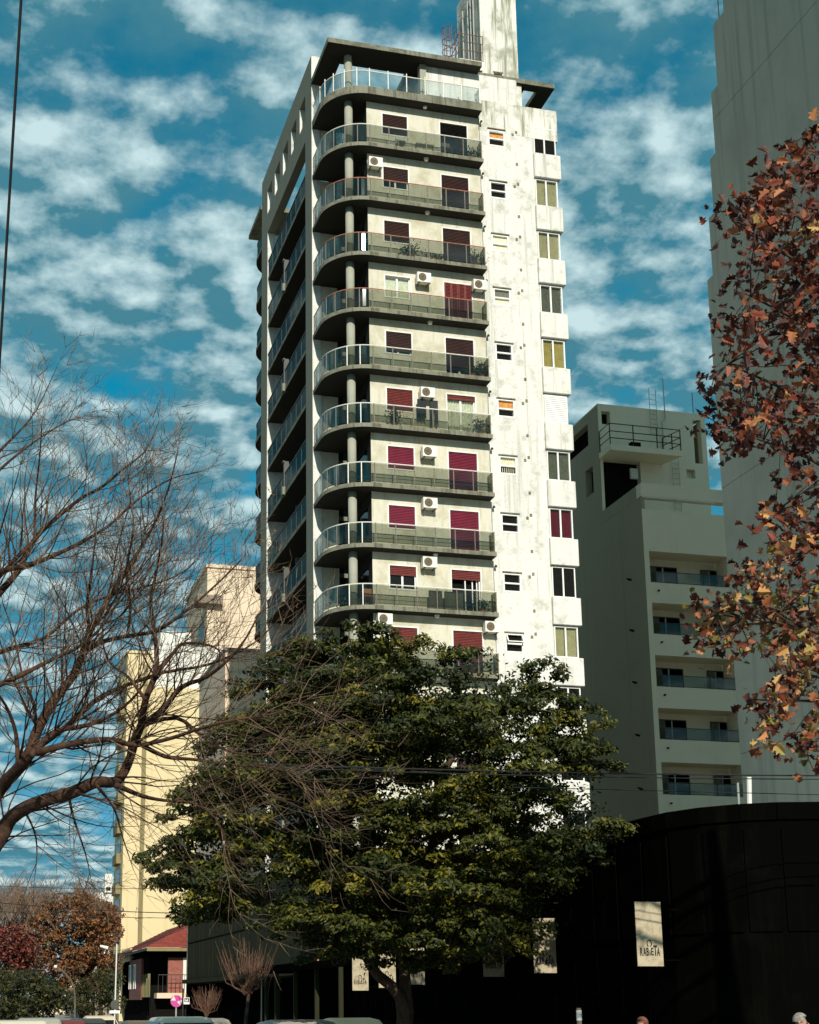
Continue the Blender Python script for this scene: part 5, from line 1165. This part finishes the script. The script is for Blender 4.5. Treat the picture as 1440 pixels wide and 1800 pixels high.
# overhead cables
def cable(pts, r, label, name='overhead_cable'):
    o = MB().tube(pts, r, 5).build(name, M_cable); return tag(o, label, 'cable', 'overhead cables')
def sag(a, b_, s_, n=14):
    a, b_ = Vector(a), Vector(b_); return [a.lerp(b_, i/n)-Vector((0, 0, s_*4*(i/n)*(1-i/n))) for i in range(n+1)]
cable(sag(at(44, -120, 7.5), at(-12, 820, 8.5), 0.0), 0.0085, 'thick black cable running steeply down the left edge of the sky')
cable(sag(at(430, 1342, 24), at(1560, 1364, 24), 0.05), 0.013, 'upper of the twin cables crossing the evergreen tree')
cable(sag(at(430, 1347, 24.3), at(1560, 1370, 24.3), 0.06), 0.009, 'lower of the twin cables crossing the evergreen tree')
cable(sag(at(900, 1384, 25), at(1560, 1400, 25), 0.0), 0.008, 'thin single cable just above the black roof')
cable(sag(at(-30, 1556, 40), at(420, 1556, 40), 0.1), 0.008, 'highest thin cable over the street trees')
cable(sag(at(-30, 1584, 40), at(420, 1606, 40), 0.1), 0.012, 'thick cable over the autumn street trees')
cable(sag(at(-30, 1600, 40), at(420, 1612, 40), 0.1), 0.008, 'lowest cable over the autumn street trees')
cable(sag(at(205, 1672, 60), at(345, 1622, 45), 0.1), 0.010, 'slanting cable rising along the tiled roof')
cable(sag(at(-30, 1318, 20), at(700, 1352, 20), 0.1), 0.006, 'thin cable behind the bare branches')

# ------------------------------------------------------------------ balcony clutter
M_pot = simple('terracotta', (0.28, 0.11, 0.06), 0.8); M_pleaf = leafmat('pot_leaves', [(0, (0.02, 0.035, 0.012)), (1, (0.07, 0.09, 0.03))], 0.15, 'rnd'); M_oleaf = leafmat('dry_leaves', [(0, (0.06, 0.045, 0.012)), (1, (0.22, 0.15, 0.04))], 0.15, 'rnd')
def plant(x, y, k, h, w_, label, mat=None, seed=1, n=170):
    o = empty('potted_plant', (x, y, FL[k]+0.02), label, 'plant', 'plants on the balconies'); g = np.random.default_rng(seed)
    MB().cyl((x, y), 0.10, FL[k]+0.02, FL[k]+0.24, 12, 0.14).build('pot', M_pot, o)
    C_ = g.normal(0, 1, (n, 3))*np.array([w_*0.45, min(w_*0.35, 0.12), h*0.28])+np.array([x, y, FL[k]+0.25+h*0.55]); 
    leaf_cloud('foliage', C_, g.normal(0, 1, (n, 3))+np.array([0, -0.5, 0.4]), g.uniform(0.08, 0.16, n), OVAL, mat or M_pleaf, o, seed)
    st = MB()
    for i in range(5): st.tube([(x, y, FL[k]+0.2), (x+g.normal(0, w_*0.25), y, FL[k]+0.25+h*g.uniform(0.4, 1.0))], 0.008, 4)
    st.build('stems', M_bark2, o)
for a in ((0.75, -1.7, 1, 0.9, 0.7, 'dark plant in the curved corner of the top glazed balcony'), (7.05, -3.05, 1, 0.45, 0.6, 'low bush at the right end of the top glazed balcony'),
          (3.95, -3.05, 3, 0.6, 0.6, 'spreading plant before the window on the third glazed balcony'), (5.3, -3.05, 3, 0.2, 0.8, 'low trailing plants mid way along the third glazed balcony'), (7.15, -3.05, 3, 0.55, 0.6, 'bush at the right end of the third glazed balcony'),
          (0.8, -1.8, 5, 0.6, 0.5, 'leafy plants in the curved corner of the fifth glazed balcony'), (6.85, -3.05, 5, 0.3, 0.6, 'low bush before the door on the fifth glazed balcony'), (7.3, -3.0, 5, 0.6, 0.4, 'upright plant at the right end of the fifth glazed balcony'),
          (3.05, -3.05, 6, 0.7, 0.4, 'thin cactus like plant beside the drying clothes'), (7.15, -3.02, 6, 0.6, 0.5, 'bush at the right end of the balcony with drying clothes'),
          (0.9, -1.6, 9, 0.5, 0.5, 'dark plant in the corner of the lowest fully visible balcony'), (6.95, -3.05, 9, 0.4, 0.6, 'plant by the half open door on the lowest fully visible balcony')):
    plant(a[0], a[1], a[2], a[3], a[4], a[5], None, int(a[0]*100)+a[2])
plant(0.6, 8.3, 6, 0.9, 1.1, 'dry brown bush on an upper left side loggia', M_oleaf, 71, 220); plant(0.5, 8.9, 7, 1.3, 1.6, 'dry brown bush hanging over a lower left side loggia', M_oleaf, 72, 320)
def garment(x, k, w_, h, col, label, legs=False):
    m = MB(); z1 = FL[k]+1.55; n = 8; y = -3.02
    for i in range(n):
        if legs and i in (3, 4): zz0 = z1-h*0.35
        else: zz0 = z1-h*(0.92+0.08*math.sin(i*2.1))
        a, b_ = x-w_/2+w_*i/n, x-w_/2+w_*(i+1)/n; ya, yb = y+0.02*math.sin(i*1.7), y+0.02*math.sin((i+1)*1.7)
        m.add([(a, ya, zz0), (b_, yb, zz0), (b_, yb, z1), (a, ya, z1), (a, ya+0.02, zz0), (b_, yb+0.02, zz0), (b_, yb+0.02, z1), (a, ya+0.02, z1)], ((0, 1, 2, 3), (7, 6, 5, 4), (0, 4, 5, 1), (3, 2, 6, 7), (0, 3, 7, 4), (1, 5, 6, 2)))
    o = m.build('hanging_garment', simple('cloth_%d' % int(x*100), col, 0.9, var=0.2)); tag(o, label, 'clothes', 'clothes hung on the sixth balcony')
garment(4.35, 6, 0.42, 0.95, (0.02, 0.025, 0.03), 'dark jacket hung to dry on the balcony, the left garment'); garment(4.95, 6, 0.36, 1.25, (0.035, 0.04, 0.045), 'dark trousers hung to dry on the balcony, the right garment', True)
def chair(x, y, k, col, label):
    z = FL[k]+0.02; o = empty('balcony_chair', (x, y, z), label, 'chair', 'chairs on the balconies'); mm = simple('chair_%d_%d' % (k, int(x*10)), col, 0.6)
    MB().box(x-0.2, x+0.2, y-0.2, y+0.2, z+0.42, z+0.46).build('seat', mm, o); MB().box(x-0.2, x+0.2, y+0.17, y+0.2, z+0.46, z+0.9).build('backrest', mm, o)
    for sx in (-1, 1):
        for sy in (-1, 1): MB().box(x+sx*0.18-0.015, x+sx*0.18+0.015, y+sy*0.18-0.015, y+sy*0.18+0.015, z, z+0.42).build('leg', mm, o)
chair(3.6, -3.0, 1, (0.5, 0.5, 0.45), 'pale chair on the left of the top glazed balcony'); chair(5.9, -3.0, 1, (0.10, 0.10, 0.10), 'dark chair on the right of the top glazed balcony'); chair(1.75, -2.9, 9, (0.30, 0.13, 0.05), 'brown chair by the column on the lowest fully visible balcony')
tb2 = empty('balcony_table', (4.75, -3.05, FL[1]+0.02), 'low white table on the top glazed balcony', 'table'); MB().box(4.3, 5.2, -3.2, -2.9, FL[1]+0.45, FL[1]+0.49).build('table_top', M_ac, tb2)
for sx in (4.33, 5.17): MB().box(sx-0.02, sx+0.02, -3.07, -3.03, FL[1]+0.02, FL[1]+0.45).build('leg', M_rail_d, tb2)
for i, (x, w_) in enumerate(((4.75, 0.55), (5.6, 0.8))):
    o = empty('folded_lounger', (x, -3.1, FL[9]+0.02), ('narrow' if i == 0 else 'wide')+' grey screen leaning behind the lowest visible railing', 'screen', 'grey screens on the balcony')
    MB().box(x-w_/2, x+w_/2, -3.16, -3.10, FL[9]+0.1, FL[9]+0.85).build('panel', M_greyc, o); ring(x-w_/2-0.03, x+w_/2+0.03, FL[9]+0.05, FL[9]+0.9, 0.03, -3.17, -3.09).build('frame', M_post, o)

# ------------------------------------------------------------------ passers-by at the bottom edge
def person(px, d, height, top_col, leg_col, hair_col, label, rz, stride):
    b_ = Vector(at(px, 1790, d)); b_.z = 0.005
    o = empty('person', b_, label, 'person', 'passers-by', rz); k = height/1.72
    J = {'pel': (0, 0, .95), 'spn': (0, .01, 1.12), 'chs': (0, .0, 1.32), 'nk': (0, 0, 1.46), 'hd0': (0, -.01, 1.53), 'hd1': (0, -.025, 1.60), 'hd2': (0, -.01, 1.66)}
    for sx, s_ in ((-1, 'l'), (1, 'r')):
        f = stride*sx; J.update({'hip'+s_: (.09*sx, 0, .90), 'kn'+s_: (.10*sx, -f*.5-.02, .50), 'an'+s_: (.10*sx, -f+.02, .09), 'to'+s_: (.11*sx, -f-.15, .035),
              'sh'+s_: (.18*sx, .01, 1.40), 'el'+s_: (.24*sx, .05+f*.25, 1.12), 'wr'+s_: (.25*sx, -.02+f*.5, .88), 'ha'+s_: (.25*sx, -.05+f*.55, .80)})
        for q in range(4): J['f%d%s' % (q, s_)] = (.25*sx-(.022-.015*q)*sx*0.6, -.075+.022*q+f*.6, .735+.006*abs(q-1))
        J['th'+s_] = (.215*sx, -.085+f*.55, .79)
    rad = {'pel': .135, 'spn': .125, 'chs': .145, 'nk': .058, 'hd0': .068, 'hd1': .082, 'hd2': .070, 'hip': .095, 'kn': .062, 'an': .042, 'to': .035, 'sh': .068, 'el': .045, 'wr': .030, 'ha': .028, 'f0': .009, 'f1': .009, 'f2': .009, 'f3': .009, 'th': .010}
    E_ = [('pel', 'spn'), ('spn', 'chs'), ('chs', 'nk'), ('nk', 'hd0'), ('hd0', 'hd1'), ('hd1', 'hd2')]
    for s_ in 'lr': E_ += [('pel', 'hip'+s_), ('hip'+s_, 'kn'+s_), ('kn'+s_, 'an'+s_), ('an'+s_, 'to'+s_), ('chs', 'sh'+s_), ('sh'+s_, 'el'+s_), ('el'+s_, 'wr'+s_), ('wr'+s_, 'ha'+s_)]+[('ha'+s_, 'f%d%s' % (q, s_)) for q in range(4)]+[('ha'+s_, 'th'+s_)]
    names = list(J); me = bpy.data.meshes.new('body'); me.from_pydata([tuple(c*k for c in J[n_]) for n_ in names], [(names.index(a), names.index(c)) for a, c in E_], [])
    ob = inst('body', me, o); ob.modifiers.new('skin', 'SKIN'); md = ob.modifiers.new('sub', 'SUBSURF'); md.levels = 2; md.render_levels = 2
    for i, n_ in enumerate(names):
        key = n_ if n_ in rad else n_[:-1]; r_ = rad[key]*k; me.skin_vertices[0].data[i].radius = (r_, r_*(0.75 if key in ('chs', 'spn', 'pel') else 1)); me.skin_vertices[0].data[i].use_root = n_ == 'pel'
    m, t, bs_ = newmat('person_%d' % px); N = t.nodes.new; K = t.links.new
    tcn = N('ShaderNodeTexCoord'); sp_ = N('ShaderNodeSeparateXYZ'); K(tcn.outputs['Object'], sp_.inputs[0]); rp_ = N('ShaderNodeValToRGB'); rp_.color_ramp.interpolation = 'CONSTANT'
    dv = N('ShaderNodeMath'); dv.operation = 'DIVIDE'; dv.inputs[1].default_value = 1.8; K(sp_.outputs[2], dv.inputs[0]); K(dv.outputs[0], rp_.inputs[0])
    el = rp_.color_ramp.elements; skin = (0.42, 0.22, 0.15)
    for pos, c in ((0.0, (0.02, 0.02, 0.02)), (0.06*k, leg_col), (0.53*k, top_col), (0.825*k, skin)):
        e_ = el[0] if pos == 0 else el.new(pos); e_.position = pos; e_.color = c4(c)
    el[-1].color = c4(skin); K(rp_.outputs[0], bs_.inputs['Base Color']); bs_.inputs['Roughness'].default_value = 0.8; me.materials.append(m)
    # face details and hair
    hm = MB()
    for i in range(7):
        a0, a1 = R(-8+i*14), R(-8+(i+1)*14); r0, r1 = 0.092*k*math.cos(a0), 0.092*k*math.cos(min(a1, R(89.5)))
        n = 18
        for j in range(n):
            t0, t1 = 2*math.pi*j/n, 2*math.pi*(j+1)/n
            def P(a, r, t_):
                z = 1.628*k+0.105*k*math.sin(a); yy = -0.012*k+r*math.sin(t_)*1.08
                if math.sin(t_) < -0.5 and a < R(30): yy += 0.03*k
                return (r*math.cos(t_), yy, z)
            hm.quad(P(a0, r0, t0), P(a0, r0, t1), P(a1, r1, t1), P(a1, r1, t0))
    inst('hair', hm.mesh('hair', simple('hair_%d' % px, hair_col, 0.8, var=0.3, scale=30), smooth=True), o)
    for sx in (-1, 1):
        e_ = MB().cyl((0, 0), 0.011*k, 0, 0.008, 8); e_.v = [(sx*0.032*k+x, -0.098*k-z, 1.60*k+y) for x, y, z in e_.v]; inst('eye', e_.mesh('eye', M_ink), o)
        inst('ear', MB().tube([(sx*0.080*k, 0.0, 1.57*k), (sx*0.092*k, 0.008*k, 1.60*k), (sx*0.084*k, 0.0, 1.625*k)], [0.010, 0.016, 0.010], 6).mesh('ear', simple('ear_%d_%d' % (px, sx), skin, 0.7)), o)
    inst('nose', MB().tube([(0, -0.095*k, 1.605*k), (0, -0.118*k, 1.572*k), (0, -0.100*k, 1.566*k)], [0.008, 0.014, 0.008], 6).mesh('nose', simple('nose_%d' % px, skin, 0.7)), o)
    inst('mouth', MB().box(-0.022*k, 0.022*k, -0.096*k, -0.088*k, 1.532*k, 1.540*k).mesh('mouth', M_sh_wood), o)
    return o
person(1405, 18.5, 1.70, (0.10, 0.02, 0.025), (0.03, 0.03, 0.05), (0.25, 0.22, 0.19), 'person with grey hair walking past the black bar, bottom right', R(60), 0.22)
person(1130, 21.0, 1.63, (0.04, 0.04, 0.05), (0.02, 0.02, 0.03), (0.20, 0.07, 0.04), 'shorter person with reddish hair below the rightmost bar sign', R(-70), 0.18)
